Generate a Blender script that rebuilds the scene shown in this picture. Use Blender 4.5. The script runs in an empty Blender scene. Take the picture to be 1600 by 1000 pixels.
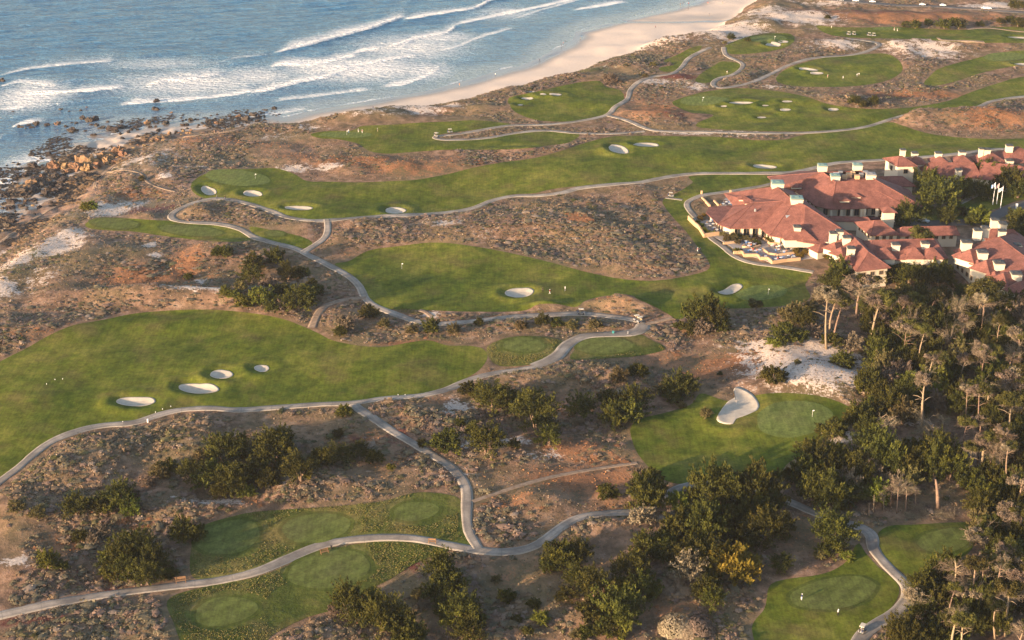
import bpy, math, random
import numpy as np
from mathutils import Vector, Matrix, noise as mnoise
R = math.radians
rng = np.random.default_rng(7)
random.seed(7)
S = bpy.context.scene
COL = S.collection

# ------------------------------------------------------------------ camera, sky, sun
CAM_H, PITCH, FPX = 210.0, R(24.0), 2400.0
cam_d = bpy.data.cameras.new('camera'); cam = bpy.data.objects.new('camera', cam_d); COL.objects.link(cam)
cam_d.sensor_width = 36.0; cam_d.lens = 54.0; cam_d.clip_start = 1.0; cam_d.clip_end = 20000.0
cam.location = (0, 0, CAM_H); cam.rotation_euler = (R(90) - PITCH, 0, 0)
S.camera = cam
SUN_AZ, SUN_EL = R(38.0), R(10.5)      # azimuth of the way the shadows fall, from +X
world = bpy.data.worlds.new('World'); S.world = world; world.use_nodes = True
wn = world.node_tree.nodes; wl = world.node_tree.links
bgn = wn['Background']; sky = wn.new('ShaderNodeTexSky'); sky.sky_type = 'NISHITA'
sky.sun_disc = False; sky.sun_elevation = SUN_EL
sky.sun_rotation = math.atan2(-math.cos(SUN_AZ), -math.sin(SUN_AZ)) % (2 * math.pi)
sky.altitude = 100; sky.air_density = 1.0; sky.dust_density = 1.6; sky.ozone_density = 1.0
wl.new(sky.outputs[0], bgn.inputs[0]); bgn.inputs[1].default_value = 0.132
sd = bpy.data.lights.new('sun', 'SUN'); sd.energy = 5.0; sd.angle = R(1.2); sd.color = (1.0, 0.71, 0.45)
sun = bpy.data.objects.new('sun', sd); COL.objects.link(sun)
sv = Vector((math.cos(SUN_AZ) * math.cos(SUN_EL), math.sin(SUN_AZ) * math.cos(SUN_EL), -math.sin(SUN_EL)))
sun.rotation_euler = sv.to_track_quat('-Z', 'Y').to_euler(); sun.location = (-300, -200, 260)
S.view_settings.view_transform = 'Standard'; S.view_settings.look = 'None'
S.view_settings.exposure = 1.52; S.view_settings.gamma = 1.0
S.cycles.max_bounces = 5; S.cycles.diffuse_bounces = 2; S.cycles.glossy_bounces = 2
S.cycles.transmission_bounces = 2; S.cycles.transparent_max_bounces = 4
S.cycles.use_denoising = True

# ------------------------------------------------------------------ helpers
def W(px, py, z=0.0):
    """pixel of the photograph (1600 x 1000) -> world point on the level z"""
    px = np.asarray(px, float); py = np.asarray(py, float)
    u = -(py - 500) / FPX
    dx = (px - 800) / FPX; dy = math.cos(PITCH) + u * math.sin(PITCH); dz = -math.sin(PITCH) + u * math.cos(PITCH)
    t = (z - CAM_H) / dz
    return dx * t, dy * t

def ss(x, a, b):
    t = np.clip((x - a) / (b - a), 0, 1); return t * t * (3 - 2 * t)

def vnoise(x, y, wl_, seed):
    """smooth value noise, -1..1"""
    r = np.random.default_rng(seed); n = 256
    L = r.uniform(-1, 1, (n, n)); x = np.asarray(x, float) / wl_ + 1000.3; y = np.asarray(y, float) / wl_ + 1000.7
    xi = np.floor(x).astype(int); yi = np.floor(y).astype(int); fx = x - xi; fy = y - yi
    fx = fx * fx * fx * (fx * (fx * 6 - 15) + 10); fy = fy * fy * fy * (fy * (fy * 6 - 15) + 10)
    a = L[xi % n, yi % n]; b = L[(xi + 1) % n, yi % n]; c = L[xi % n, (yi + 1) % n]; d = L[(xi + 1) % n, (yi + 1) % n]
    return (a * (1 - fx) + b * fx) * (1 - fy) + (c * (1 - fx) + d * fx) * fy

def fbm(x, y, wl_, seed, o=3):
    s = 0; a = 1.0; t = 0
    for k in range(o):
        s = s + a * vnoise(x, y, wl_ / 2 ** k, seed + k * 17); t += a; a *= 0.5
    return s / t

def spline(pts, closed=True, step=6.0):
    """Catmull-Rom through pixel points"""
    P = np.array(pts, float); n = len(P); out = []
    rng_ = range(n) if closed else range(n - 1)
    for i in rng_:
        if closed: p0, p1, p2, p3 = P[(i - 1) % n], P[i], P[(i + 1) % n], P[(i + 2) % n]
        else: p0, p1, p2, p3 = P[max(i - 1, 0)], P[i], P[i + 1], P[min(i + 2, n - 1)]
        m = max(2, int(np.hypot(*(p2 - p1)) / step))
        for k in range(m):
            t = k / m
            out.append(0.5 * ((2 * p1) + (-p0 + p2) * t + (2 * p0 - 5 * p1 + 4 * p2 - p3) * t * t + (-p0 + 3 * p1 - 3 * p2 + p3) * t ** 3))
    if not closed: out.append(P[-1])
    return np.array(out)

def inside(x, y, poly):
    r = np.zeros(np.shape(x), bool); n = len(poly); j = n - 1
    for i in range(n):
        xi, yi = poly[i]; xj, yj = poly[j]
        if yi != yj:
            c = ((yi > y) != (yj > y)) & (x < (xj - xi) * (y - yi) / (yj - yi) + xi)
            r ^= c
        j = i
    return r

def segdist(x, y, poly, closed=True):
    d = np.full(np.shape(x), 1e9); n = len(poly)
    for i in range(n if closed else n - 1):
        ax, ay = poly[i]; bx, by = poly[(i + 1) % n]
        vx, vy = bx - ax, by - ay; L = vx * vx + vy * vy + 1e-9
        t = np.clip(((x - ax) * vx + (y - ay) * vy) / L, 0, 1)
        d = np.minimum(d, (x - ax - t * vx) ** 2 + (y - ay - t * vy) ** 2)
    return np.sqrt(d)

def tagit(o, label=None, cat=None, group=None, kind=None):
    if label: o['label'] = label
    if cat: o['category'] = cat
    if group: o['group'] = group
    if kind: o['kind'] = kind
    return o

def link(name, me, parent=None, mat=None):
    o = bpy.data.objects.new(name, me); COL.objects.link(o)
    if parent is not None: o.parent = parent
    if mat is not None:
        for m_ in (mat if isinstance(mat, (list, tuple)) else [mat]): me.materials.append(m_)
    return o

def npmesh(name, V, F, smooth=False, attrs=None, midx=None):
    """F: (n,3) or (n,4) array, or list of tuples"""
    me = bpy.data.meshes.new(name); V = np.asarray(V, np.float32)
    if isinstance(F, np.ndarray):
        n, k = F.shape
        me.vertices.add(len(V)); me.vertices.foreach_set('co', V.ravel())
        me.loops.add(n * k); me.loops.foreach_set('vertex_index', F.astype(np.int32).ravel())
        me.polygons.add(n); me.polygons.foreach_set('loop_start', np.arange(0, n * k, k, dtype=np.int32))
        me.polygons.foreach_set('loop_total', np.full(n, k, np.int32))
        me.update(calc_edges=True)
    else:
        me.from_pydata([tuple(v) for v in V], [], [tuple(f) for f in F]); me.update()
    if smooth: me.polygons.foreach_set('use_smooth', np.ones(len(me.polygons), bool))
    if midx is not None: me.polygons.foreach_set('material_index', np.asarray(midx, np.int32))
    for k_, v_ in (attrs or {}).items():
        v_ = np.asarray(v_, np.float32)
        if v_.ndim == 1:
            a = me.attributes.new(k_, 'FLOAT', 'POINT'); a.data.foreach_set('value', v_)
        else:
            a = me.attributes.new(k_, 'FLOAT_COLOR', 'POINT')
            a.data.foreach_set('color', np.concatenate([v_, np.ones((len(v_), 1), np.float32)], 1).ravel())
    return me

class MB:
    """collects shapes into one mesh"""
    def __init__(s): s.v = []; s.f = []; s.m = []
    def add(s, V, F, m=0):
        b = len(s.v); s.v += [tuple(map(float, v)) for v in V]; s.f += [tuple(i + b for i in f) for f in F]; s.m += [m] * len(F)
    def box(s, c, size, rz=0.0, m=0, top=1.0):
        hx, hy, hz = size[0] / 2, size[1] / 2, size[2] / 2; ca, sa = math.cos(rz), math.sin(rz); V = []
        for z, k in ((-hz, 1.0), (hz, top)):
            for x, y in ((-hx, -hy), (hx, -hy), (hx, hy), (-hx, hy)):
                x *= k; y *= k; V.append((c[0] + x * ca - y * sa, c[1] + x * sa + y * ca, c[2] + z))
        s.add(V, [(3, 2, 1, 0), (4, 5, 6, 7), (0, 1, 5, 4), (1, 2, 6, 5), (2, 3, 7, 6), (3, 0, 4, 7)], m)
    def tube(s, P, rad, n=5, m=0, caps=True):
        P = [Vector(p) for p in P]; V = []; F = []; up = Vector((0.13, 0.2, 1)).normalized()
        for i, p in enumerate(P):
            d = (P[min(i + 1, len(P) - 1)] - P[max(i - 1, 0)]).normalized()
            a = d.cross(up if abs(d.dot(up)) < 0.95 else Vector((1, 0, 0))).normalized(); b = d.cross(a)
            r = rad[i] if hasattr(rad, '__len__') else rad
            for k in range(n):
                t = 2 * math.pi * k / n; V.append(p + (a * math.cos(t) + b * math.sin(t)) * r)
        for i in range(len(P) - 1):
            for k in range(n):
                F.append((i * n + k, i * n + (k + 1) % n, (i + 1) * n + (k + 1) % n, (i + 1) * n + k))
        if caps: F.append(tuple(range(n))[::-1]); F.append(tuple((len(P) - 1) * n + k for k in range(n)))
        s.add(V, F, m)
    def cyl(s, c, r, h, n=12, m=0, axis='z', r2=None):
        r2 = r if r2 is None else r2; V = []
        for zz, rr in ((0, r), (h, r2)):
            for k in range(n):
                t = 2 * math.pi * k / n; a, b = rr * math.cos(t), rr * math.sin(t)
                V.append({'z': (c[0] + a, c[1] + b, c[2] + zz), 'x': (c[0] + zz, c[1] + a, c[2] + b), 'y': (c[0] + a, c[1] + zz, c[2] + b)}[axis])
        s.add(V, [tuple(range(n))[::-1], tuple(range(n, 2 * n))] + [(k, (k + 1) % n, n + (k + 1) % n, n + k) for k in range(n)], m)
    def mesh(s, name, smooth=False): 
        me = npmesh(name, s.v, s.f, smooth, midx=s.m); return me
    def build(s, name, mat, parent=None, smooth=False): return link(name, s.mesh(name, smooth), parent, mat)

def empty(name, loc, rz=0.0):
    o = bpy.data.objects.new(name, None); COL.objects.link(o); o.location = loc; o.rotation_euler = (0, 0, rz); o.empty_display_size = 0.5
    return o

def copy_tree(o, parent=None):
    c = o.copy(); COL.objects.link(c)
    if parent is not None: c.parent = parent
    for ch in list(o.children): copy_tree(ch, c)
    return c

ORD = ['first', 'second', 'third', 'fourth', 'fifth', 'sixth', 'seventh', 'eighth', 'ninth', 'tenth', 'eleventh', 'twelfth',
       'thirteenth', 'fourteenth', 'fifteenth', 'sixteenth', 'seventeenth', 'eighteenth', 'nineteenth', 'twentieth', 'twenty-first',
       'twenty-second', 'twenty-third', 'twenty-fourth', 'twenty-fifth', 'twenty-sixth', 'twenty-seventh', 'twenty-eighth', 'twenty-ninth', 'thirtieth']
def pos_word(i, n):
    if n == 1: return ''
    if i == 0: return 'leftmost'
    if i == n - 1: return 'rightmost'
    return ORD[i] + ' from left'
# ------------------------------------------------------------------ materials
class NT:
    def __init__(s, name, rough=0.9, spec=0.2):
        s.m = bpy.data.materials.new(name); s.m.use_nodes = True; s.t = s.m.node_tree; s.n = s.t.nodes
        s.b = s.n['Principled BSDF']; s.b.inputs['Roughness'].default_value = rough
        s.b.inputs['Specular IOR Level'].default_value = spec
    def new(s, k, **kw):
        n = s.n.new(k)
        for a, v in kw.items(): setattr(n, a, v)
        return n
    def sock(s, dst, v):
        if hasattr(v, 'is_output') or isinstance(v, bpy.types.NodeSocket): s.t.links.new(v, dst)
        else:
            if isinstance(v, (tuple, list)) and len(v) == 3 and dst.type == 'RGBA': v = (*v, 1)
            dst.default_value = v
    def coord(s, w='Object'): return s.new('ShaderNodeTexCoord').outputs[w]
    def geo(s): return s.new('ShaderNodeNewGeometry').outputs['Position']
    def map(s, v, scale=(1, 1, 1), rot=(0, 0, 0)):
        n = s.new('ShaderNodeMapping'); s.sock(n.inputs[0], v); n.inputs['Scale'].default_value = scale; n.inputs['Rotation'].default_value = rot
        return n.outputs[0]
    def noise(s, v, scale, detail=3, rough=0.55, out='Fac'):
        n = s.new('ShaderNodeTexNoise'); s.sock(n.inputs['Vector'], v); n.inputs['Scale'].default_value = scale
        n.inputs['Detail'].default_value = detail; n.inputs['Roughness'].default_value = rough; return n.outputs[out]
    def ramp(s, f, stops):
        n = s.new('ShaderNodeValToRGB'); s.sock(n.inputs[0], f); e = n.color_ramp.elements
        while len(e) < len(stops): e.new(0.5)
        for k, (p, c) in enumerate(stops):
            e[k].position = p; e[k].color = (c, c, c, 1) if isinstance(c, (int, float)) else (*c, 1)
        return n.outputs[0]
    def mix(s, f, a, b, mode='MIX'):
        n = s.new('ShaderNodeMix'); n.data_type = 'RGBA'; n.blend_type = mode
        s.sock(n.inputs[0], f); s.sock(n.inputs[6], a); s.sock(n.inputs[7], b); return n.outputs[2]
    def math(s, op, a, b=0.0, c=None):
        n = s.new('ShaderNodeMath'); n.operation = op; s.sock(n.inputs[0], a); s.sock(n.inputs[1], b)
        if c is not None: s.sock(n.inputs[2], c)
        return n.outputs[0]
    def attr(s, name, out='Fac'): return s.new('ShaderNodeAttribute', attribute_name=name).outputs[out]
    def bump(s, h, strength, dist):
        n = s.new('ShaderNodeBump'); s.sock(n.inputs['Height'], h); n.inputs['Strength'].default_value = strength
        n.inputs['Distance'].default_value = dist; s.t.links.new(n.outputs[0], s.b.inputs['Normal']); return n.outputs[0]
    def base(s, c): s.sock(s.b.inputs['Base Color'], c)

MAT = {}
def simple(name, col, rough=0.8, spec=0.2, var=0.12, scale=0.8, metal=0.0, rnd=0.0):
    n = NT(name, rough, spec); f = n.noise(n.coord(), scale, 3)
    a = tuple(max(0, c * (1 - var)) for c in col); b = tuple(min(1, c * (1 + var)) for c in col)
    c = n.mix(f, a, b)
    if rnd:
        h = n.new('ShaderNodeHueSaturation'); r = n.new('ShaderNodeObjectInfo').outputs['Random']
        n.sock(h.inputs['Value'], n.math('MULTIPLY_ADD', r, rnd * 2, 1 - rnd)); n.sock(h.inputs['Hue'], n.math('MULTIPLY_ADD', r, 0.04, 0.48)); n.sock(h.inputs['Color'], c); c = h.outputs[0]
    n.base(c); n.b.inputs['Metallic'].default_value = metal; MAT[name] = n.m; return n.m

# ground: mottled dune soil, dry grass, sand, rust iceplant; blended by painted masks
n = NT('dune_ground', 0.95, 0.1); g = n.geo()
f1 = n.noise(g, 0.03, 5); f2 = n.noise(g, 0.25, 5, 0.65); f3 = n.noise(g, 1.3, 4, 0.7)
c = n.ramp(f2, [(0.30, (0.075, 0.054, 0.038)), (0.45, (0.150, 0.094, 0.062)), (0.55, (0.235, 0.142, 0.094)), (0.72, (0.34, 0.232, 0.170))])
c = n.mix(n.ramp(f1, [(0.42, 0.0), (0.62, 0.6)]), c, n.ramp(f3, [(0.3, (0.09, 0.085, 0.04)), (0.7, (0.21, 0.16, 0.08))]))
rust = n.ramp(n.math('ADD', n.math('MULTIPLY', f3, 0.5), n.math('MULTIPLY', f2, 0.5)), [(0.34, (0.115, 0.055, 0.030)), (0.52, (0.25, 0.118, 0.060)), (0.70, (0.34, 0.195, 0.11))])
nn = n.ramp(n.math('ADD', n.math('MULTIPLY', f2, 0.55), n.math('MULTIPLY', f3, 0.45)), [(0.40, 0.0), (0.60, 1.0)])
def msk(a, w=0.42, lo=0.46, hi=0.66):
    return n.ramp(n.math('ADD', n.math('MULTIPLY', n.attr(a), 0.62), n.math('MULTIPLY', nn, w)), [(lo, 0.0), (hi, 1.0)])
c = n.mix(msk('rust'), c, rust)
c = n.mix(msk('olive'), c, n.ramp(f3, [(0.3, (0.045, 0.055, 0.014)), (0.7, (0.14, 0.13, 0.045))]))
maroon = n.ramp(f3, [(0.3, (0.06, 0.022, 0.018)), (0.7, (0.16, 0.06, 0.045))])
c = n.mix(msk('maroon'), c, maroon)
c = n.mix(msk('sand', 0.42, 0.50, 0.62), c, n.ramp(f3, [(0.3, (0.36, 0.29, 0.24)), (0.65, (0.60, 0.50, 0.43))]))
beach = n.mix(n.attr('wet'), n.ramp(f3, [(0.3, (0.57, 0.46, 0.37)), (0.7, (0.66, 0.54, 0.45))]), (0.20, 0.165, 0.135))
c = n.mix(n.ramp(n.attr('beach'), [(0.45, 0.0), (0.55, 1.0)]), c, beach)
n.base(c); n.sock(n.b.inputs['Roughness'], n.math('MULTIPLY_ADD', n.attr('wet'), -0.72, 0.95))
n.sock(n.b.inputs['Specular IOR Level'], n.math('MULTIPLY_ADD', n.attr('wet'), 0.5, 0.1))
hb = n.math('MULTIPLY', n.math('ADD', f3, n.math('MULTIPLY', n.noise(g, 4.0, 2), 0.4)), n.math('SUBTRACT', 1.0, n.attr('beach')))
n.bump(hb, 0.55, 0.5); MAT['ground'] = n.m

def turf(name, lo, mid, hi, stripes=None, rough_amt=0.0, brown=(0.115, 0.085, 0.035)):
    n = NT(name, 0.95, 0.08); g = n.geo()
    f1 = n.noise(g, 0.035, 4, 0.6); f2 = n.noise(g, 0.18, 5, 0.6); f3 = n.noise(g, 1.6, 3, 0.7)
    c = n.ramp(n.math('ADD', n.math('MULTIPLY', f1, 0.55), n.math('MULTIPLY', f2, 0.45)), [(0.38, lo), (0.5, mid), (0.62, hi)])
    c = n.mix(n.ramp(n.noise(n.map(g, (1, 1, 1), (0, 0, 1.0)), 0.055, 5, 0.62), [(0.52, 0.0), (0.66, 0.55)]), c, brown)
    c = n.mix(0.8, c, n.ramp(f3, [(0.3, 0.38), (0.7, 0.64)]), 'OVERLAY')
    c = n.mix(0.7, c, n.ramp(n.noise(g, 0.5, 5, 0.7), [(0.36, 0.34), (0.64, 0.66)]), 'OVERLAY')
    c = n.mix(0.5, c, n.ramp(n.noise(n.map(g, (1.4, 0.10, 1), (0, 0, 0.65)), 1.0, 3, 0.6), [(0.40, 0.40), (0.60, 0.60)]), 'OVERLAY')
    if stripes:
        w = n.new('ShaderNodeTexWave'); w.wave_type = 'BANDS'; w.bands_direction = 'X'; w.wave_profile = 'SIN'
        n.sock(w.inputs['Vector'], n.map(g, (1, 1, 1), (0, 0, stripes[0]))); w.inputs['Scale'].default_value = stripes[1]; w.inputs['Distortion'].default_value = 0.3
        c = n.mix(stripes[2], c, n.ramp(w.outputs[1], [(0.35, 0.40), (0.65, 0.60)]), 'OVERLAY')
    n.base(c); n.bump(n.math('ADD', n.math('MULTIPLY', f3, 0.6), n.math('MULTIPLY', f2, 1.5)), 0.25 + rough_amt, 0.25); MAT[name] = n.m
    return n.m
turf('fairway_turf', (0.050, 0.074, 0.008), (0.092, 0.108, 0.013), (0.150, 0.145, 0.027), (0.6, 0.028, 0.25))
turf('tee_turf', (0.080, 0.098, 0.024), (0.094, 0.112, 0.028), (0.11, 0.123, 0.034), (0.75, 0.075, 0.36), brown=(0.10, 0.10, 0.04))
turf('collar_turf', (0.048, 0.066, 0.011), (0.064, 0.080, 0.015), (0.085, 0.095, 0.02))
turf('green_turf', (0.10, 0.128, 0.032), (0.115, 0.142, 0.036), (0.13, 0.15, 0.042), (0.4, 0.12, 0.25), brown=(0.13, 0.13, 0.05))
turf('rough_grass', (0.045, 0.062, 0.012), (0.075, 0.088, 0.018), (0.14, 0.125, 0.04), None, 0.6, (0.17, 0.12, 0.05))

n = NT('bunker_sand', 0.95, 0.1); g = n.geo()
n.base(n.ramp(n.noise(g, 0.6, 4), [(0.3, (0.40, 0.345, 0.28)), (0.7, (0.50, 0.44, 0.36))])); n.bump(n.noise(g, 2.5, 3), 0.35, 0.15); MAT['bunker'] = n.m

n = NT('path_concrete', 0.85, 0.25); g = n.geo()
c = n.ramp(n.noise(g, 0.12, 5, 0.6), [(0.35, (0.150, 0.130, 0.115)), (0.5, (0.245, 0.212, 0.180)), (0.6, (0.34, 0.29, 0.245))])
c = n.mix(0.35, c, n.ramp(n.noise(g, 2.2, 3, 0.7), [(0.3, 0.3), (0.7, 0.7)]), 'OVERLAY')
w = n.attr('edge'); c = n.mix(n.ramp(w, [(0.86, 0.0), (0.93, 0.75)]), c, (0.33, 0.29, 0.24))
c = n.mix(n.ramp(w, [(0.28, 0.0), (0.42, 0.35), (0.58, 0.35), (0.7, 0.0)]), c, (0.12, 0.105, 0.095))
j = n.attr('along'); jj = n.math('FRACT', n.math('DIVIDE', j, 9.0)); c = n.mix(n.ramp(jj, [(0.0, 0.6), (0.03, 0.0)]), c, (0.11, 0.10, 0.09))
n.base(c); MAT['path'] = n.m
n = NT('dirt_track', 0.95, 0.1); g = n.geo(); n.base(n.ramp(n.noise(g, 0.9, 4), [(0.3, (0.19, 0.13, 0.09)), (0.7, (0.31, 0.235, 0.175))])); MAT['dirt'] = n.m
simple('asphalt', (0.10, 0.095, 0.095), 0.9, 0.2, 0.2, 0.4)

# sea
n = NT('sea_water', 0.12, 0.5); g = n.geo()
CR = R(-20.0)
mp = n.map(g, (0.10, 0.30, 1), (0, 0, CR)); w1 = n.noise(mp, 1.0, 4, 0.6)
mp2 = n.map(g, (0.35, 0.9, 1), (0, 0, CR)); w2 = n.noise(mp2, 1.0, 3, 0.6)
bf = n.noise(g, 0.85, 6, 0.75); bg2 = n.noise(mp2, 1.0, 5, 0.75)
foam = n.attr('foam'); sh = n.attr('shallow_sheen')
fm = n.math('MULTIPLY_ADD', n.math('SUBTRACT', n.math('ADD', n.math('MULTIPLY', bf, 0.5), n.math('MULTIPLY', bg2, 0.5)), 0.5), 2.6, n.math('MULTIPLY_ADD', foam, 1.6, -0.18))
fm = n.ramp(fm, [(0.10, 0.0), (0.80, 1.0)])
c = n.ramp(n.math('ADD', n.math('MULTIPLY', w1, 0.5), n.math('MULTIPLY', w2, 0.5)), [(0.38, (0.004, 0.055, 0.150)), (0.50, (0.020, 0.130, 0.265)), (0.62, (0.085, 0.240, 0.390))])
c = n.mix(n.ramp(sh, [(0.0, 0.0), (0.6, 0.35), (1.0, 1.0)]), c, (0.22, 0.29, 0.36))  # pale water sheen along the shore, painted into the base colour of the shallows
c = n.mix(n.math('MULTIPLY', n.ramp(foam, [(0.02, 0.0), (0.5, 0.55)]), 1.0), c, (0.24, 0.34, 0.36))
c = n.mix(fm, c, (0.82, 0.80, 0.78)); n.base(c)
n.sock(n.b.inputs['Roughness'], n.math('MULTIPLY_ADD', fm, 0.7, 0.16))
n.bump(n.math('ADD', n.math('MULTIPLY', w1, 2.6), n.math('MULTIPLY', w2, 1.6)), 1.0, 1.4); MAT['sea'] = n.m

# vegetation
def foliage(name, a, b, c3, scale=0.9, rnd=0.22, trans=0.2, use_col=False):
    n = NT(name, 0.85, 0.12)
    if use_col: c = n.mix(0.55, n.attr('col', 'Color'), n.ramp(n.noise(n.geo(), 2.2, 3, 0.7), [(0.3, 0.32), (0.7, 0.68)]), 'OVERLAY')
    else:
        c = n.ramp(n.noise(n.coord(), scale, 4, 0.65), [(0.32, a), (0.5, b), (0.68, c3)])
        h = n.new('ShaderNodeHueSaturation'); r = n.new('ShaderNodeObjectInfo').outputs['Random']
        n.sock(h.inputs['Value'], n.math('MULTIPLY_ADD', r, rnd * 2, 1 - rnd)); n.sock(h.inputs['Hue'], n.math('MULTIPLY_ADD', r, 0.045, 0.475)); n.sock(h.inputs['Color'], c); c = h.outputs[0]
    n.base(c)
    if trans:
        tr = n.new('ShaderNodeBsdfTranslucent'); n.sock(tr.inputs[0], c); mx = n.new('ShaderNodeMixShader'); mx.inputs[0].default_value = trans
        n.t.links.new(n.b.outputs[0], mx.inputs[1]); n.t.links.new(tr.outputs[0], mx.inputs[2]); n.t.links.new(mx.outputs[0], n.n['Material Output'].inputs[0])
    MAT[name] = n.m; return n.m
foliage('scrub', None, None, None, use_col=True, trans=0.0)
foliage('cypress', (0.026, 0.029, 0.007), (0.058, 0.059, 0.011), (0.118, 0.107, 0.020))
foliage('pine_needles', (0.030, 0.033, 0.009), (0.066, 0.062, 0.015), (0.122, 0.106, 0.028))
foliage('lime_bush', (0.06, 0.07, 0.012), (0.12, 0.13, 0.02), (0.19, 0.19, 0.03))
foliage('yellow_tree', (0.065, 0.055, 0.010), (0.145, 0.105, 0.016), (0.24, 0.155, 0.026), rnd=0.02)
foliage('grey_twigs', (0.08, 0.065, 0.045), (0.16, 0.125, 0.088), (0.25, 0.195, 0.14), trans=0.0)
foliage('olive_scrub', (0.06, 0.055, 0.02), (0.12, 0.10, 0.04), (0.2, 0.165, 0.07))
simple('bark', (0.24, 0.17, 0.12), 0.95, 0.1, 0.35, 0.9, rnd=0.2)
simple('rock_dark', (0.050, 0.038, 0.032), 0.85, 0.3, 0.5, 0.5, rnd=0.2)
simple('rock_tan', (0.22, 0.135, 0.075), 0.9, 0.2, 0.4, 0.35, rnd=0.2)
# building
n = NT('clay_tile', 0.85, 0.2); g = n.geo()
c = n.ramp(n.noise(g, 0.35, 4, 0.6), [(0.35, (0.145, 0.060, 0.048)), (0.65, (0.228, 0.094, 0.074))])
c = n.mix(0.6, c, n.ramp(n.noise(g, 3.0, 3, 0.75), [(0.35, 0.25), (0.65, 0.75)]), 'OVERLAY'); c = n.mix(0.4, c, n.ramp(n.noise(n.map(g, (1, 1, 6)), 1.2, 2), [(0.4, 0.35), (0.6, 0.65)]), 'OVERLAY'); n.base(c); n.bump(n.noise(g, 3.5, 2), 0.3, 0.1); MAT['tile'] = n.m
simple('cream_stucco', (0.56, 0.49, 0.39), 0.9, 0.15, 0.06, 0.5)
simple('dark_cap', (0.06, 0.06, 0.06), 0.7, 0.3); simple('copper', (0.16, 0.25, 0.23), 0.6, 0.3, 0.2)
n = NT('window_glass', 0.12, 0.6); n.base((0.03, 0.035, 0.04)); MAT['glass'] = n.m
simple('frame', (0.30, 0.20, 0.12), 0.7); simple('terrace_wall', (0.50, 0.33, 0.20), 0.9, 0.1, 0.15, 0.6); simple('paving', (0.30, 0.27, 0.26), 0.85, 0.2, 0.2, 0.3)
for nm, c in (('white', (0.75, 0.74, 0.72)), ('black', (0.02, 0.02, 0.022)), ('navy', (0.02, 0.035, 0.10)), ('red', (0.45, 0.03, 0.02)), ('khaki', (0.35, 0.28, 0.18)), ('skin', (0.42, 0.26, 0.18)),
              ('blue', (0.08, 0.18, 0.42)), ('grey', (0.22, 0.22, 0.23)), ('hair', (0.05, 0.03, 0.02)), ('pink', (0.55, 0.25, 0.25)), ('teal', (0.05, 0.25, 0.25)), ('yellow', (0.55, 0.42, 0.08)), ('wood', (0.25, 0.14, 0.07)), ('orange', (0.5, 0.16, 0.04))):
    simple(nm, c, 0.75, 0.25, 0.08)
n = NT('car_white', 0.25, 0.5); n.base((0.72, 0.72, 0.72)); MAT['car_white'] = n.m
n = NT('car_maroon', 0.25, 0.5); n.base((0.08, 0.01, 0.02)); MAT['car_maroon'] = n.m
n = NT('sign_glass', 0.2, 0.5); n.base((0.25, 0.30, 0.33)); MAT['skylight'] = n.m
# ------------------------------------------------------------------ outlines traced from the photograph (its pixels), laid on the terrain
SEA_Z = -7.0
WATERLINE = [(-700,900),(-350,600),(-120,420),(-20,352),(15,330),(28,300),(20,285),(45,262),(70,250),(92,238),(120,222),(160,208),(200,198),(250,193),(300,190),(345,186),(385,184),(420,180),(445,184),(475,176),(520,167),(600,154),(680,139),(740,122),(790,107),(815,103),(835,94),(850,85),(880,72),(895,62),(900,50),(935,40),(985,27),(1035,16),(1075,5),(1110,-8),(1180,-28),(1300,-50),(1600,-80),(2300,-120)]
DUNEFOOT = [(-700,1000),(-350,700),(-120,480),(-10,395),(30,362),(70,335),(105,312),(135,298),(150,275),(185,245),(235,222),(270,212),(330,202),(400,191),(440,194),(500,188),(570,175),(640,166),(700,155),(760,142),(810,133),(860,122),(905,108),(930,96),(975,82),(1020,66),(1060,62),(1100,54),(1120,42),(1130,30),(1150,18),(1165,5),(1190,-12),(1300,-35),(1600,-62),(2300,-100)]
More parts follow.
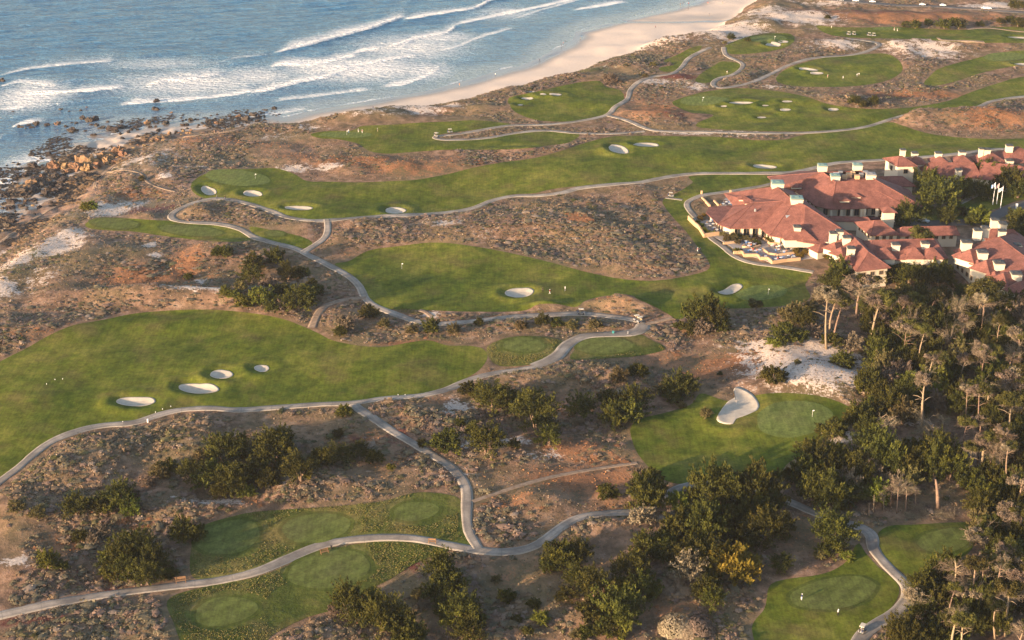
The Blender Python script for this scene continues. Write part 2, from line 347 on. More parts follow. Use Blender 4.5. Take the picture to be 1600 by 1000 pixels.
TURF = {
 'A': [(0,565),(40,545),(75,525),(115,508),(160,500),(210,490),(270,485),(330,484),(390,489),(440,498),(478,512),(500,522),(520,532),(560,540),(600,542),(640,535),(670,532),(700,540),(730,540),(755,545),(762,558),(750,577),(730,590),(700,604),(665,614),(620,620),(560,626),(500,630),(440,634),(380,639),(330,636),(270,640),(235,652),(190,662),(150,665),(110,678),(70,699),(40,727),(15,747),(-20,768),(-120,800),(-140,700),(-60,600)],
 'B': [(522,412),(545,408),(575,392),(620,385),(680,379),(740,385),(800,396),(860,410),(920,426),(980,437),(1030,438),(1080,430),(1108,420),(1105,405),(1092,388),(1072,362),(1052,340),(1038,322),(1036,312),(1060,300),(1083,284),(1075,276),(1120,273),(1180,273),(1206,277),(1200,290),(1160,297),(1120,302),(1095,306),(1075,316),(1078,328),(1090,343),(1100,360),(1125,382),(1150,401),(1185,412),(1230,419),(1268,425),(1258,445),(1266,465),(1240,476),(1180,481),(1140,482),(1100,480),(1075,492),(1060,500),(1043,490),(1020,478),(990,466),(950,462),(915,470),(900,480),(870,475),(840,476),(815,486),(740,487),(700,486),(650,484),(610,483),(585,476),(572,463),(565,447),(555,433),(535,420)],
 'C': [(300,285),(320,272),(350,265),(390,264),(430,263),(460,272),(480,283),(520,284),(560,285),(610,283),(650,281),(700,272),(740,262),(790,253),(830,248),(870,238),(900,228),(930,219),(960,213),(1010,212),(1060,213),(1120,214),(1180,219),(1225,218),(1260,210),(1310,206),(1350,199),(1388,191),(1410,196),(1440,206),(1480,213),(1540,217),(1620,216),(1700,216),(1700,240),(1620,234),(1560,232),(1510,238),(1440,245),(1380,250),(1320,254),(1280,262),(1240,268),(1180,270),(1120,270),(1060,273),(1030,279),(990,284),(960,287),(930,290),(890,292),(855,297),(835,302),(800,304),(770,311),(740,322),(700,330),(660,333),(600,336),(560,339),(510,343),(470,343),(440,337),(420,328),(390,320),(360,312),(330,311),(312,307),(300,298)],
 'D': [(133,350),(150,343),(190,341),(240,344),(270,345),(300,347),(340,349),(368,353),(383,364),(392,375),(370,378),(330,377),(290,373),(250,368),(210,362),(170,360),(140,357)],
 'E': [(390,354),(430,361),(468,369),(488,379),(480,388),(450,385),(420,377),(398,366)],
 'F': [(485,210),(510,205),(550,204),(565,197),(610,195),(650,192),(700,190),(740,188),(778,191),(800,196),(750,202),(700,208),(680,213),(700,218),(760,216),(800,210),(860,205),(905,209),(890,222),(860,227),(820,232),(770,234),(700,234),(640,238),(600,240),(575,235),(560,225),(530,218),(500,216)],
 'G': [(795,153),(830,145),(870,136),(910,128),(938,127),(945,135),(970,142),(975,155),(965,170),(945,182),(915,188),(870,190),(835,187),(805,175),(797,165)],
 'H': [(1050,160),(1075,150),(1110,142),(1150,138),(1190,140),(1230,145),(1265,153),(1300,164),(1350,170),(1390,170),(1430,167),(1480,158),(1520,143),(1560,130),(1600,120),(1700,114),(1700,146),(1600,151),(1560,156),(1535,165),(1510,172),(1460,175),(1420,178),(1390,187),(1340,199),(1270,205),(1200,205),(1140,203),(1092,199),(1090,192),(1115,180),(1080,176),(1060,168)],
 'I': [(1212,123),(1230,107),(1270,94),(1310,87),(1350,85),(1385,84),(1405,95),(1410,110),(1395,122),(1370,130),(1330,135),(1290,136),(1250,135),(1222,131)],
 'J': [(1275,40),(1300,42),(1350,43),(1400,42),(1450,45),(1500,47),(1540,43),(1600,42),(1700,42),(1700,66),(1560,67),(1500,66),(1440,62),(1380,60),(1320,58),(1290,52)],
 'K': [(1443,131),(1452,120),(1466,108),(1490,100),(1530,90),(1560,83),(1600,79),(1700,79),(1700,96),(1600,102),(1560,108),(1530,115),(1490,128),(1460,134)],
 'L': [(1133,72),(1160,60),(1190,53),(1235,53),(1241,64),(1225,75),(1190,82),(1150,85),(1137,82)],
 'M': [(1086,126),(1098,113),(1118,101),(1128,96),(1150,98),(1157,103),(1145,115),(1125,124),(1100,130)],
 'N': [(1036,96),(1060,85),(1080,75),(1097,72),(1085,87),(1070,98),(1060,110),(1036,112),(1030,106),(1055,101)],
 'O': [(985,670),(1000,655),(1040,645),(1080,632),(1090,618),(1100,615),(1125,624),(1148,627),(1185,617),(1230,614),(1280,619),(1315,630),(1333,642),(1325,655),(1300,667),(1285,690),(1265,705),(1230,725),(1213,748),(1160,755),(1110,752),(1060,756),(1030,745),(1005,720),(992,700)],
 'P': [(1371,835),(1390,822),(1430,820),(1480,817),(1515,818),(1524,835),(1517,860),(1492,875),(1460,886),(1432,905),(1412,896),(1387,875),(1373,855)],
 'Q': [(1340,848),(1353,865),(1373,887),(1398,907),(1405,925),(1392,950),(1367,970),(1347,985),(1330,1030),(1210,1040),(1175,985),(1195,950),(1203,915),(1230,905),(1270,900),(1300,892),(1325,875)],
 'Y': [(1440,330),(1470,325),(1500,312),(1540,290),(1600,278),(1700,275),(1700,305),(1600,312),(1560,325),(1500,345),(1460,350),(1430,345)],
}
ROUGH = {
 'R1': [(300,850),(315,823),(360,808),(400,800),(470,795),(540,790),(600,783),(650,770),(700,773),(722,785),(724,820),(738,850),(700,850),(650,842),(600,840),(545,845),(500,856),(450,876),(400,897),(340,908),(300,900)],
 'R2': [(265,935),(330,915),(400,902),(460,880),(510,860),(560,850),(610,846),(660,850),(700,860),(650,880),(610,905),(580,920),(530,950),(480,965),(430,990),(390,1020),(300,1020),(270,970)],
 'R3': [(760,545),(785,530),(820,525),(860,528),(880,535),(872,552),(850,565),(810,572),(775,570)],
 'R4': [(892,562),(905,540),(925,528),(960,525),(1000,523),(1015,530),(1040,545),(1000,556),(950,560)],
}
# flat mown pads: cx, cy, rx, ry, tilt (pixels), kind
PADS = [(180,350,38,8.0,3,'tee'),(298,361,48,8.5,5,'tee'),(430,366,14,4.5,3,'tee'),(357,840,52,25,-12,'tee'),(494,826,55,23,-7,'tee'),(650,800,35,16,-3,'tee'),
 (515,891,65,30,-10,'tee'),(353,956,48,22,-8,'tee'),(818,540,31,12,0,'tee'),(945,541,43,13,0,'tee'),(1475,846,42,17,-4,'tee'),(1303,928,66,25,-7,'tee'),
 (1240,655,58,30,-4,'green'),(370,278,52,12,4,'green'),(540,211,42,5,0,'green'),(1200,61,30,6,0,'green'),(1385,45,22,3,0,'green'),(1570,89,34,7,-2,'green'),(1100,158,38,8,-2,'green'),(1190,458,40,12,-5,'green'),(850,182,0.1,0.1,0,'skip'),(735,188,40,4,0,'skip'),(620,425,70,22,0,'skip')]
BUNKERS = [(213,626,29,8.5,-2,.25),(310,606,29,8.5,6,.3),(346,585,18,7.5,0,.1),(409,575.5,12,5.5,0,.1),(812,456,23,7.5,-8,.2),(326,297,12,7,4,.3),(395,301.5,15,4.8,0,.1),(467,324,21,3.4,1,.1),
 (618,328,16,5,2,.05),(967,232.5,18,5.2,14,.3),(1010,225.5,22,3,0,.2),(1195,259.5,18,3.2,2,.2),(824,154,9,1.8,0,.1),(868,148,9,2,0,.1),(830,143.5,6,1.3,0,.1),(813,164,4,1,0,.1),(849,149,5,1.3,0,.1),(1263,108,15,3,4,.2),(1276,115,10,1.8,0,.1),
 (1158,160,17,2.4,-2,.2),(1230,158.5,8,1.5,0,.1),(1227,171.5,8.5,2,0,.1),(1302,171,8.5,2.4,0,.1),(1208,69.5,12,3,3,.2),(1224,66,8,1.8,0,.1),(1590,58.5,17,1.8,2,.1),(1600,100,15,2,2,.1),(1190,183.5,7,1.3,0,.1),(1131,166.5,5,1,0,.1),(1196,165,5,1,0,.1)]
BUNKER_POLY = [[(1121,455),(1130,452),(1138,447),(1145,443),(1155,442),(1161,446),(1156,452),(1145,458),(1132,459)],
 [(1120,654),(1128,640),(1138,628),(1148,622),(1146,611),(1150,605),(1160,606),(1176,616),(1186,630),(1184,640),(1165,650),(1150,656),(1145,664),(1130,664),(1121,660)]]
PATHS = [ # centre line, width in metres, material, name
 ([(-60,974),(0,962),(60,948),(130,935),(200,925),(280,915),(340,908),(400,894),(450,873),(500,853),(545,844),(600,840),(650,842),(700,852),(740,859),(780,863),(820,859),(850,845),(875,825),(905,809),(950,802),(990,800),(1030,785),(1055,766),(1085,757),(1120,757),(1160,763),(1195,770),(1230,783),(1270,800),(1310,815),(1345,824),(1363,838),(1364,856),(1382,880),(1402,900),(1417,916),(1418,935),(1397,960),(1367,977),(1342,1000),(1330,1040)], 3.1, 'path', 'cart_path'),
 ([(548,628),(556,636),(578,650),(610,672),(650,696),(690,720),(715,740),(729,765),(729,800),(732,830),(748,858)], 2.9, 'path', 'cart_path'),
 ([(-60,800),(0,752),(25,734),(50,712),(80,690),(120,674),(160,665),(210,661),(240,651),(280,641),(330,638),(370,641),(430,637),(500,632),(550,630),(600,623),(660,618),(700,608),(730,595),(770,584),(810,578),(845,571),(870,557),(885,540),(912,526),(950,523),(985,521),(1003,514),(1003,504),(980,498),(940,493),(905,490),(860,492),(800,495),(740,502),(690,506),(650,502),(615,490),(585,478),(570,465),(562,448),(545,432),(510,413),(480,398),(460,388),(420,378),(395,370),(375,358),(340,350),(300,348),(272,344),(268,335),(290,322),(320,313),(350,311),(390,319),(420,329),(450,340),(490,345),(530,343),(580,339),(640,336),(700,332),(740,325),(770,313),(805,306),(840,306),(880,301),(905,294),(960,288),(1000,285),(1025,280),(1060,274),(1100,271),(1180,271),(1240,269),(1300,256),(1330,253),(1380,250),(1450,245),(1500,240),(1560,233),(1640,236)], 2.9, 'path', 'cart_path'),
 ([(511,343),(512,358),(508,371),(492,383),(472,395)], 2.7, 'path', 'cart_path'),
 ([(572,466),(545,467),(515,475),(498,488),(486,515)], 2.7, 'dirt', 'cart_path'),
 ([(1110,74),(1090,83),(1075,92),(1065,105),(1050,115),(1020,120),(1000,127),(985,140),(980,155),(960,168),(948,180),(900,190),(850,195),(800,196),(770,200),(720,209),(682,213),(680,216),(700,219),(760,216),(800,209),(850,204),(900,208),(960,209),(1010,205)], 2.6, 'path', 'cart_path'),
 ([(948,180),(965,184),(985,190),(1005,199),(1030,205),(1100,206),(1180,208),(1250,208),(1300,205),(1350,199),(1390,187),(1420,179),(1460,176),(1510,172),(1532,166),(1550,158),(1600,151),(1680,147)], 2.6, 'path', 'cart_path'),
 ([(1131,74),(1133,85),(1145,92),(1160,99),(1159,107),(1145,117),(1125,122),(1114,129),(1117,136),(1135,137),(1170,130),(1200,118),(1230,103),(1270,91),(1330,86),(1358,79),(1374,70),(1362,65),(1322,60)], 2.6, 'path', 'cart_path'),
 ([(1245,272),(1215,284),(1195,290),(1160,296),(1120,302),(1095,306),(1073,317),(1078,330),(1090,343),(1098,358),(1110,371),(1130,386),(1150,402),(1175,411),(1220,417),(1275,426)], 2.4, 'path', 'garden_path'),
 ([(835,573),(870,557),(885,540),(912,526),(950,523),(985,521),(1003,514),(1005,506)], 4.6, 'path', 'cart_path'),
 ([(1040,309),(1070,313)], 1.6, 'path', 'garden_path'),
 ([(738,784),(800,763),(860,746),(930,733),(1000,723)], 1.3, 'dirt', 'footpath'),
 ([(-40,402),(0,379),(50,345),(80,327),(112,312),(146,299)], 1.5, 'dirt', 'footpath'),
 ([(148,296),(150,285),(165,269),(200,245),(230,230),(262,218),(320,210),(370,203),(400,192)], 1.5, 'dirt', 'footpath'),
 ([(165,269),(195,266),(222,272),(228,283),(245,292),(275,300)], 1.0, 'dirt', 'footpath'),
 ([(1200,-14),(1290,-2),(1340,3),(1400,8),(1460,10),(1520,14),(1640,22)], 5.0, 'asphalt', 'road'),
 ([(1500,14),(1640,17)], 3.0, 'dirt', 'footpath'),
 ([(1500,318),(1525,305),(1545,297),(1580,285),(1640,275)], 2.4, 'path', 'garden_path'),
 ([(1405,352),(1440,350),(1490,348),(1530,345),(1560,335),(1590,322),(1660,305)], 6.0, 'asphalt', 'driveway'),
 ([(675,495),(662,486),(650,485)], 1.6, 'dirt', 'footpath'),
 ([(1008,507),(1030,502),(1052,497)], 1.5, 'dirt', 'footpath'),
 ([(1510,46),(1545,44),(1600,50),(1660,52)], 2.4, 'dirt', 'footpath'),
 ([(1425,60),(1450,62),(1500,64),(1540,66)], 2.0, 'dirt', 'footpath'),
]
BUILD_ZONE = [(1095,350),(1145,318),(1125,305),(1200,274),(1260,262),(1340,256),(1380,240),(1440,236),(1540,228),(1660,222),(1660,460),(1590,452),(1480,430),(1330,428),(1180,410),(1120,385)]
# colour blobs: x, y, rx, ry, strength
BLOBS = {
 'sand': [(95,385,38,22,1.1),(110,365,25,12,.9),(25,410,30,20,1),(165,325,40,13,1),(200,315,30,8,.8),(60,440,30,20,.5),(0,455,40,14,.9),(235,385,12,7,1),(240,405,12,6,.9),(315,440,14,9,1),(320,468,60,6,.8),(20,372,40,8,.5),(230,245,60,18,.6),(300,262,45,8,.5),(260,278,12,5,1),(460,262,26,6,.9),(515,262,22,5,1),(1262,572,90,42,1.2),(1290,590,55,24,1.3),(1200,548,60,20,.9),(1270,530,40,14,.8),(1330,600,30,22,1.1),(1240,545,50,20,.8),(1180,535,70,18,.45),(1150,510,40,12,.3),(1335,690,26,9,1.3),(1318,700,16,6,1.2),(1375,655,16,10,.8),(1430,665,30,8,.8),(715,640,26,14,1),(700,655,18,6,.7),(735,700,24,9,.8),(800,695,30,10,.7),(850,715,25,8,.7),(730,745,30,10,.4),(330,788,55,9,1),(275,790,20,10,.6),(440,770,30,5,.5),(25,880,30,10,.7),(1010,60,70,12,.9),(1130,50,70,18,1),(1250,32,70,10,.9),(1190,20,40,10,.8),(1310,70,40,9,.9),(1270,75,30,6,.5),(930,105,40,6,.4),(1050,130,45,6,.9),(1090,135,16,5,1.1),(1020,128,25,5,.8),(560,182,55,7,.7),(650,172,45,9,.8),(700,165,30,8,.7),(480,200,40,6,.5),(430,210,30,8,.5),(1450,80,55,14,.8),(1400,75,30,10,.7),(1560,8,60,5,1),(1300,4,60,4,.7),(1110,209,70,2.5,.9),(1160,214,50,2,.6),(690,355,40,8,.7),(760,370,60,12,.3),(850,350,60,14,.3),(870,270,0,0,0),(670,492,16,5,.9),(1290,535,40,14,.5),(30,250,0,0,0),(1210,134,18,3,.8),(380,425,0,0,0),(970,290,40,7,.5),(1150,690,0,0,0),(1550,190,0,0,0)],
 'rust': [(420,225,80,14,.5),(300,215,60,8,.6),(700,255,120,12,.5),(850,240,60,5,.5),(1010,160,60,20,.5),(150,520,60,14,.5),(400,420,60,20,.4),(760,420,100,8,.6),(1050,560,80,20,.5),(700,560,60,10,.4),(860,620,60,16,.4),(250,655,60,8,.4),(600,730,60,14,.5),(930,720,80,30,.5),(160,900,80,14,.5),(1170,250,0,0,0),(1130,640,40,10,.5),(800,900,60,30,.4),(1560,60,40,4,.5),(1480,30,120,8,.8),(220,440,65,22,1),(285,420,30,30,.9),(330,430,30,20,.5),(310,455,60,8,.6),(200,300,60,10,.7),(160,290,40,12,.4),(340,222,70,8,.8),(560,255,80,13,.8),(640,268,80,10,.8),(470,245,60,10,.6),(1400,30,200,10,.9),(1300,22,90,8,.8),(1380,147,90,7,1),(1460,150,60,6,.9),(1330,148,60,7,.6),(1560,190,90,18,.8),(1480,188,50,8,.4),(905,355,28,7,1),(1030,175,60,14,.9),(960,150,25,8,1),(990,180,0,0,0),(1150,568,70,16,1),(1100,585,50,12,.9),(1220,600,30,8,.7),(905,752,100,25,.85),(880,700,70,22,.8),(960,740,40,20,.7),(1000,700,20,15,.5),(560,690,70,14,.5),(640,645,30,10,.5),(700,630,50,10,.6),(100,850,60,25,.6),(140,800,40,20,.3),(800,790,60,20,.6),(950,795,40,14,.5),(640,536,60,7,.9),(540,395,30,8,.5),(850,425,100,7,.7),(970,443,70,4,.6),(830,473,40,8,.5),(960,474,60,12,.5),(60,530,80,10,.5),(870,640,30,14,.5),(1400,200,0,0,0),(1150,780,60,30,.4),(1240,830,60,40,.45),(300,750,60,10,.3),(210,820,60,8,.6),(390,790,40,8,.5),(1000,850,90,40,.25),(1060,960,80,15,.5)],
 'maroon': [(210,560,0,0,0),(228,328,34,9,1.2),(255,325,20,8,.9),(1060,121,30,4,1.2),(890,165,0,0,0),(640,882,22,11,1.1),(620,690,25,12,.7),(560,695,25,8,.6),(40,970,90,12,.7),(80,890,80,12,.4),(1400,22,120,6,.7),(1050,185,25,6,.6),(1370,150,60,4,.8),(1560,45,0,0,0),(1120,895,0,0,0),(180,920,30,6,.8)],
 'olive': [(50,400,30,14,.9),(30,430,20,12,.7),(20,380,20,8,.5),(145,300,50,6,.5),(300,230,0,0,0),(380,455,60,40,.4),(430,470,40,14,.6),(340,390,25,8,.7),(900,108,60,8,.9),(820,132,50,5,.8),(980,90,40,8,.6),(1050,70,40,4,.5),(1450,640,120,160,.35),(1530,560,80,120,.45),(1500,900,120,90,.5),(1300,450,60,30,.4),(150,780,80,20,.4),(430,720,160,30,.5),(220,870,60,30,.4),(120,250,0,0,0),(470,180,60,4,.5),(640,165,60,4,.4),(1330,500,60,30,.3),(650,950,100,40,.4)],
}
HILLS = [ # x, y (pixels), radius x, radius y (metres), height (metres)
 (968,480,13,6,4.6),(850,483,10,6,3.2),(1285,595,22,14,5.0),(1240,540,20,14,3.0),(1330,700,9,7,2.5),(60,520,30,12,3.5),(250,505,30,8,2.2),(520,300,30,8,1.5),(600,375,30,10,2.0),(900,350,38,22,3.2),(1020,400,26,16,2.5),(760,360,34,14,2.0),
 (340,395,16,12,3.2),(400,470,22,14,2.5),(180,470,26,9,3.0),(270,470,26,7,3.0),(160,400,22,14,2.5),(90,430,20,14,2.0),(300,330,12,10,1.8),(230,340,14,8,2.0),(620,500,18,6,2.0),(780,505,20,6,1.6),(950,508,10,3,1.0),
 (900,590,30,8,2.6),(760,600,16,7,1.8),(620,660,18,8,2.0),(330,700,40,12,3.0),(150,740,30,12,2.5),(60,800,28,12,2.8),(300,800,24,6,2.0),(900,700,20,8,1.6),(830,790,16,7,1.2),(1000,830,20,8,1.5),(480,760,24,7,2.0),(100,960,30,6,2.0),(330,990,20,6,1.5),
 (1290,160,50,10,2.5),(1450,185,60,14,3.5),(1560,190,50,14,2.5),(1500,70,50,12,3.0),(1400,100,30,12,2.0),(1330,100,0.1,0.1,0),(1040,60,40,12,2.5),(1180,40,40,14,3.0),(900,120,30,7,2.0),(1020,180,25,9,2.5),(1180,120,20,12,2.0),(700,170,40,8,2.5),(560,185,40,8,2.0),(400,230,40,12,1.8),(650,262,50,10,2.0),(500,250,30,8,1.5),(840,240,30,6,1.2),(1420,25,120,14,3.0),(620,440,30,8,0.8),(1080,445,12,8,1.0),(200,570,40,14,1.2),(420,540,40,12,1.0),(600,580,30,10,0.8),(100,620,40,12,1.2),(960,240,10,4,1.2),(1210,640,30,12,0.8)]
# ------------------------------------------------------------------ height field
GX0, GX1, GY0, GY1, GS = -410.0, 410.0, 262.0, 1102.0, 1.25
gx = np.arange(GX0, GX1 + 0.01, GS); gy = np.arange(GY0, GY1 + 0.01, GS)
NX, NY = len(gx), len(gy)
X, Y = np.meshgrid(gx, gy)          # [iy, ix]

def Wp(pts, z=0.0):
    P = np.array(pts, float); a, b = W(P[:, 0], P[:, 1], z); return np.stack([a, b], 1)
wl_ = Wp(WATERLINE, SEA_Z); df_ = Wp(DUNEFOOT, -4.0)
def landpoly(l): return np.concatenate([l, [[2500, l[-1][1]], [2500, -500], [l[0][0], -500]]])
def signed_line(x, y, l):
    d = segdist(x, y, l, False); return np.where(inside(x, y, landpoly(l)), d, -d)
D1 = signed_line(X, Y, wl_) + 1.5 * fbm(X, Y, 14, 3); D2 = signed_line(X, Y, df_) + 2.0 * fbm(X, Y, 16, 5)
def coast(d1, d2):
    return SEA_Z + np.clip(d1 * 0.045, -4.0, 2.0) + 5.3 * ss(d2, -2, 20) - np.clip(-d1 * 0.05, 0, 3)

def sdf(poly, margin=12.0):
    """signed distance of a closed outline on the grid, inside positive; returns window slices and field"""
    i0 = max(0, int((poly[:, 0].min() - margin - GX0) / GS)); i1 = min(NX - 1, int((poly[:, 0].max() + margin - GX0) / GS) + 2)
    j0 = max(0, int((poly[:, 1].min() - margin - GY0) / GS)); j1 = min(NY - 1, int((poly[:, 1].max() + margin - GY0) / GS) + 2)
    x, y = X[j0:j1 + 1, i0:i1 + 1], Y[j0:j1 + 1, i0:i1 + 1]
    d = segdist(x, y, poly); return (j0, j1, i0, i1), np.where(inside(x, y, poly), d, -d)

# where turf, paths and buildings lie, the dunes are graded smooth
T = np.zeros_like(X)
for k_, p_ in list(TURF.items()) + list(ROUGH.items()):
    (j0, j1, i0, i1), d = sdf(Wp(spline(p_, True, 12)), 14)
    T[j0:j1 + 1, i0:i1 + 1] = np.maximum(T[j0:j1 + 1, i0:i1 + 1], ss(d, -12, 4))
PT = np.zeros_like(X)
for p_, w_, m_, nm_ in PATHS:
    q = Wp(spline(p_, False, 14))
    i0 = max(0, int((q[:, 0].min() - 14 - GX0) / GS)); i1 = min(NX, int((q[:, 0].max() + 14 - GX0) / GS) + 2)
    j0 = max(0, int((q[:, 1].min() - 14 - GY0) / GS)); j1 = min(NY, int((q[:, 1].max() + 14 - GY0) / GS) + 2)
    if i1 <= i0 or j1 <= j0: continue
    d = segdist(X[j0:j1, i0:i1], Y[j0:j1, i0:i1], q, False)
    PT[j0:j1, i0:i1] = np.maximum(PT[j0:j1, i0:i1], 1 - ss(d, w_ * 0.5 + 0.5, w_ * 0.5 + 7))
(bj0, bj1, bi0, bi1), d = sdf(Wp(BUILD_ZONE), 20); BZ = np.zeros_like(X); BZ[bj0:bj1 + 1, bi0:bi1 + 1] = ss(d, -10, 3)

beachy = 1 - ss(D2, -4, 16)
wild = (1 - T) * (1 - 0.85 * PT) * (1 - beachy)
Hf = 1.5 * fbm(X, Y, 70, 11, 2) * (1 - beachy)
Hf += wild * (1.6 * fbm(X, Y, 28, 12, 2) + 0.85 * vnoise(X, Y, 11, 13) + 0.30 * vnoise(X, Y, 5.0, 14))
Hf += (1 - wild) * (1 - beachy) * (0.90 * fbm(X, Y, 28, 15, 2) + 0.10 * vnoise(X, Y, 10, 16))
for hx, hy, rx, ry, hh in HILLS:
    cx, cy = W(hx, hy); q = ((X - cx) / rx) ** 2 + ((Y - cy) / ry) ** 2
    Hf += hh * np.exp(-q * 1.4) * (1 - 0.9 * PT) * (0.55 + 0.45 * wild / np.maximum(wild, 0.35))
Hf += 0.25 * beachy * vnoise(X, Y, 12, 19) * (D1 > 4)
# rocky shore: ledges
px0, py0 = W(120, 275, -5)
rocky = np.exp(-(((X - px0) / 75) ** 2 + ((Y - py0) / 90) ** 2) ** 2) * ss(D1, -12, 3) * (1 - ss(D2, 4, 16))
Hf += rocky * (1.4 * np.maximum(0, vnoise(X, Y, 9, 31) + 0.15) + 0.6 * vnoise(X, Y, 3.5, 33))
H = coast(D1, D2) + Hf
H = H * (1 - BZ) + 0.6 * BZ

def HS(x, y, F=None):
    F = H if F is None else F
    u = np.clip((np.asarray(x, float) - GX0) / GS, 0, NX - 1.001); v = np.clip((np.asarray(y, float) - GY0) / GS, 0, NY - 1.001)
    i = u.astype(int); j = v.astype(int); a = u - i; b = v - j
    return (F[j, i] * (1 - a) + F[j, i + 1] * a) * (1 - b) + (F[j + 1, i] * (1 - a) + F[j + 1, i + 1] * a) * b
def G(px, py, it=10):
    z = np.zeros(np.shape(px))
    for _ in range(it):
        x, y = W(px, py, z); z = 0.35 * z + 0.65 * HS(x, y)
    x, y = W(px, py, z); return x, y, HS(x, y)
def Gp(pts):
    P = np.array(pts, float); a, b, c = G(P[:, 0], P[:, 1]); return np.stack([a, b], 1)
def ell(cx, cy, rx, ry, tilt=0, kid=0.0, n=36, seed=0):
    t = np.linspace(0, 2 * np.pi, n, endpoint=False); r = 1 + 0.035 * np.sin(2 * t + cx) + 0.03 * np.sin(3 * t + cy) + 0.012 * np.sin(7 * t + cx) + kid * np.cos(2 * t + seed) * 0.35 - kid * 0.5 * np.exp(-((t - 4.9) / 0.5) ** 2)
    x = rx * r * np.cos(t); y = ry * r * np.sin(t); a = R(tilt)
    return np.stack([cx + x * math.cos(a) - y * math.sin(a) * 1, cy + x * math.sin(a) * (1.0) + y * math.cos(a)], 1)

pads = []
for k_, (cx, cy, rx, ry, tl, kd) in enumerate(PADS):
    if kd == 'skip': continue
    kid = 0.0
    pads.append((Gp(ell(cx, cy, rx, ry, tl, 0.0)), kd, (cx, cy, rx, ry)))
buns = [Gp(ell(cx, cy, rx, ry, tl, kid, 40, k_)) for k_, (cx, cy, rx, ry, tl, kid) in enumerate(BUNKERS)]
buns += [Gp(spline(p_, True, 4)) for p_ in BUNKER_POLY]
# tees raised and level, greens softly crowned, bunkers dug with a turf lip
H0 = H.copy()
for P_, kd, _ in pads:
    (j0, j1, i0, i1), d = sdf(P_, 8); h = H[j0:j1 + 1, i0:i1 + 1]; lv = h[d > 0].mean() if (d > 0).any() else 0
    k1 = ss(d, -6.5, 1.5) * (0.9 if kd == 'tee' else 0.5)
    H[j0:j1 + 1, i0:i1 + 1] = h * (1 - k1) + (lv + (0.16 if kd == 'tee' else 0.0)) * k1
for P_ in buns:
    (j0, j1, i0, i1), d = sdf(P_, 10); size = np.sqrt(max(1, (d > 0).sum() * GS * GS)); dep = 0.4 if size > 12 else 1.1 if size > 6 else 0.7
    h = H[j0:j1 + 1, i0:i1 + 1]; lv = h[d > 0].mean() if (d > 0).any() else h.mean()
    x = X[j0:j1 + 1, i0:i1 + 1] - P_[:, 0].mean(); y = Y[j0:j1 + 1, i0:i1 + 1] - P_[:, 1].mean()
    side = (x * math.cos(SUN_AZ) + y * math.sin(SUN_AZ)) / (np.hypot(x, y) + 1)      # + on the far, lit side
    lip = 0.5 * np.exp(-((d + 3.2) / 2.2) ** 2) * (1 - 0.5 * side)
    k2 = ss(d, -2.4, 2.0)
    H[j0:j1 + 1, i0:i1 + 1] = (h + lip) * (1 - k2) + (lv - dep + 0.5 * np.exp(-((d - 0) / 1.6) ** 2)) * k2

# ------------------------------------------------------------------ ground sheet (one sheet, finer where the photograph looks)
def blobmask(key):
    M = np.zeros_like(X)
    for bx, by, rx, ry, s_ in BLOBS[key]:
        if rx == 0: continue
        cx, cy = W(bx, by); ex, _ = W(bx + rx, by); _, ey = W(bx, by - ry); _, ey2 = W(bx, by + ry)
        q = ((X - cx) / max(2, ex - cx)) ** 2 + ((Y - cy) / max(3, (ey - ey2) * 0.5)) ** 2
        M = np.maximum(M, s_ * np.exp(-q * 0.75))
    return np.clip(M, 0, 1.25)
MS = {k_: blobmask(k_) for k_ in BLOBS}
sink = np.zeros_like(X); turfmask = np.zeros_like(X)
TS = {}
for k_, p_ in list(TURF.items()) + list(ROUGH.items()):
    P_ = Gp(spline(p_, True, 5)); wdw, d = sdf(P_, 8); TS[k_] = (P_, wdw, d); j0, j1, i0, i1 = wdw
    sink[j0:j1 + 1, i0:i1 + 1] = np.maximum(sink[j0:j1 + 1, i0:i1 + 1], ss(d, 0.5, 3.0)); turfmask[j0:j1 + 1, i0:i1 + 1] = np.maximum(turfmask[j0:j1 + 1, i0:i1 + 1], ss(d, -1.5, 0.5))
rk_ = np.clip(np.exp(-(((X - px0) / 85) ** 2 + ((Y - py0) / 100) ** 2) ** 2), 0, 1); beachm = ss(D1, -8, -2) * (1 - ss(D2, 1, 5)) * (1 - rk_ * ss(D2, -16, -7))
wetm = (1 - ss(D1, 6, 15)) * ss(D2, -1000, 0) if False else (1 - ss(D1 + 3 * fbm(X, Y, 40, 41), 5, 16))
for pts, hw in (([(968,30),(1000,31),(1040,33),(1080,34),(1130,33)], 3.0), ([(1120,34),(1145,33)], 5)):
    q = Wp(pts, -5.2); d = segdist(X, Y, q, False); wetm = np.maximum(wetm, 1 - ss(d, hw * 0.4, hw)); H -= 0.35 * (1 - ss(d, 1, hw + 3))
wetm = np.maximum(wetm, 0.5 * rk_); tst = (1 - ss(segdist(X, Y, Wp([(985,28),(1040,30),(1110,28)], -5.2), False), 3, 22)) * 0.45
wetm = np.maximum(wetm, tst)
def axis(a0, a1, core, far):
    o = [];  s_ = GS; v = a0
    while v > far[0]: s_ *= 1.35; v -= s_; o.append(v)
    o = o[::-1] + list(core); s_ = GS; v = a1
    while v < far[1]: s_ *= 1.35; v += s_; o.append(v)
    return np.array(o)
ax = axis(GX0, GX1, gx, (-2600, 2600)); ay = axis(GY0, GY1, gy, (-300, 4200))
AX, AY = np.meshgrid(ax, ay); ii = lambda a: a.ravel()
zz = HS(AX, AY)
out = (AX < GX0 - 1) | (AX > GX1 + 1) | (AY < GY0 - 1) | (AY > GY1 + 1)
d1o = signed_line(AX[out], AY[out], wl_); d2o = signed_line(AX[out], AY[out], df_); zz[out] = coast(d1o, d2o) + 0.0
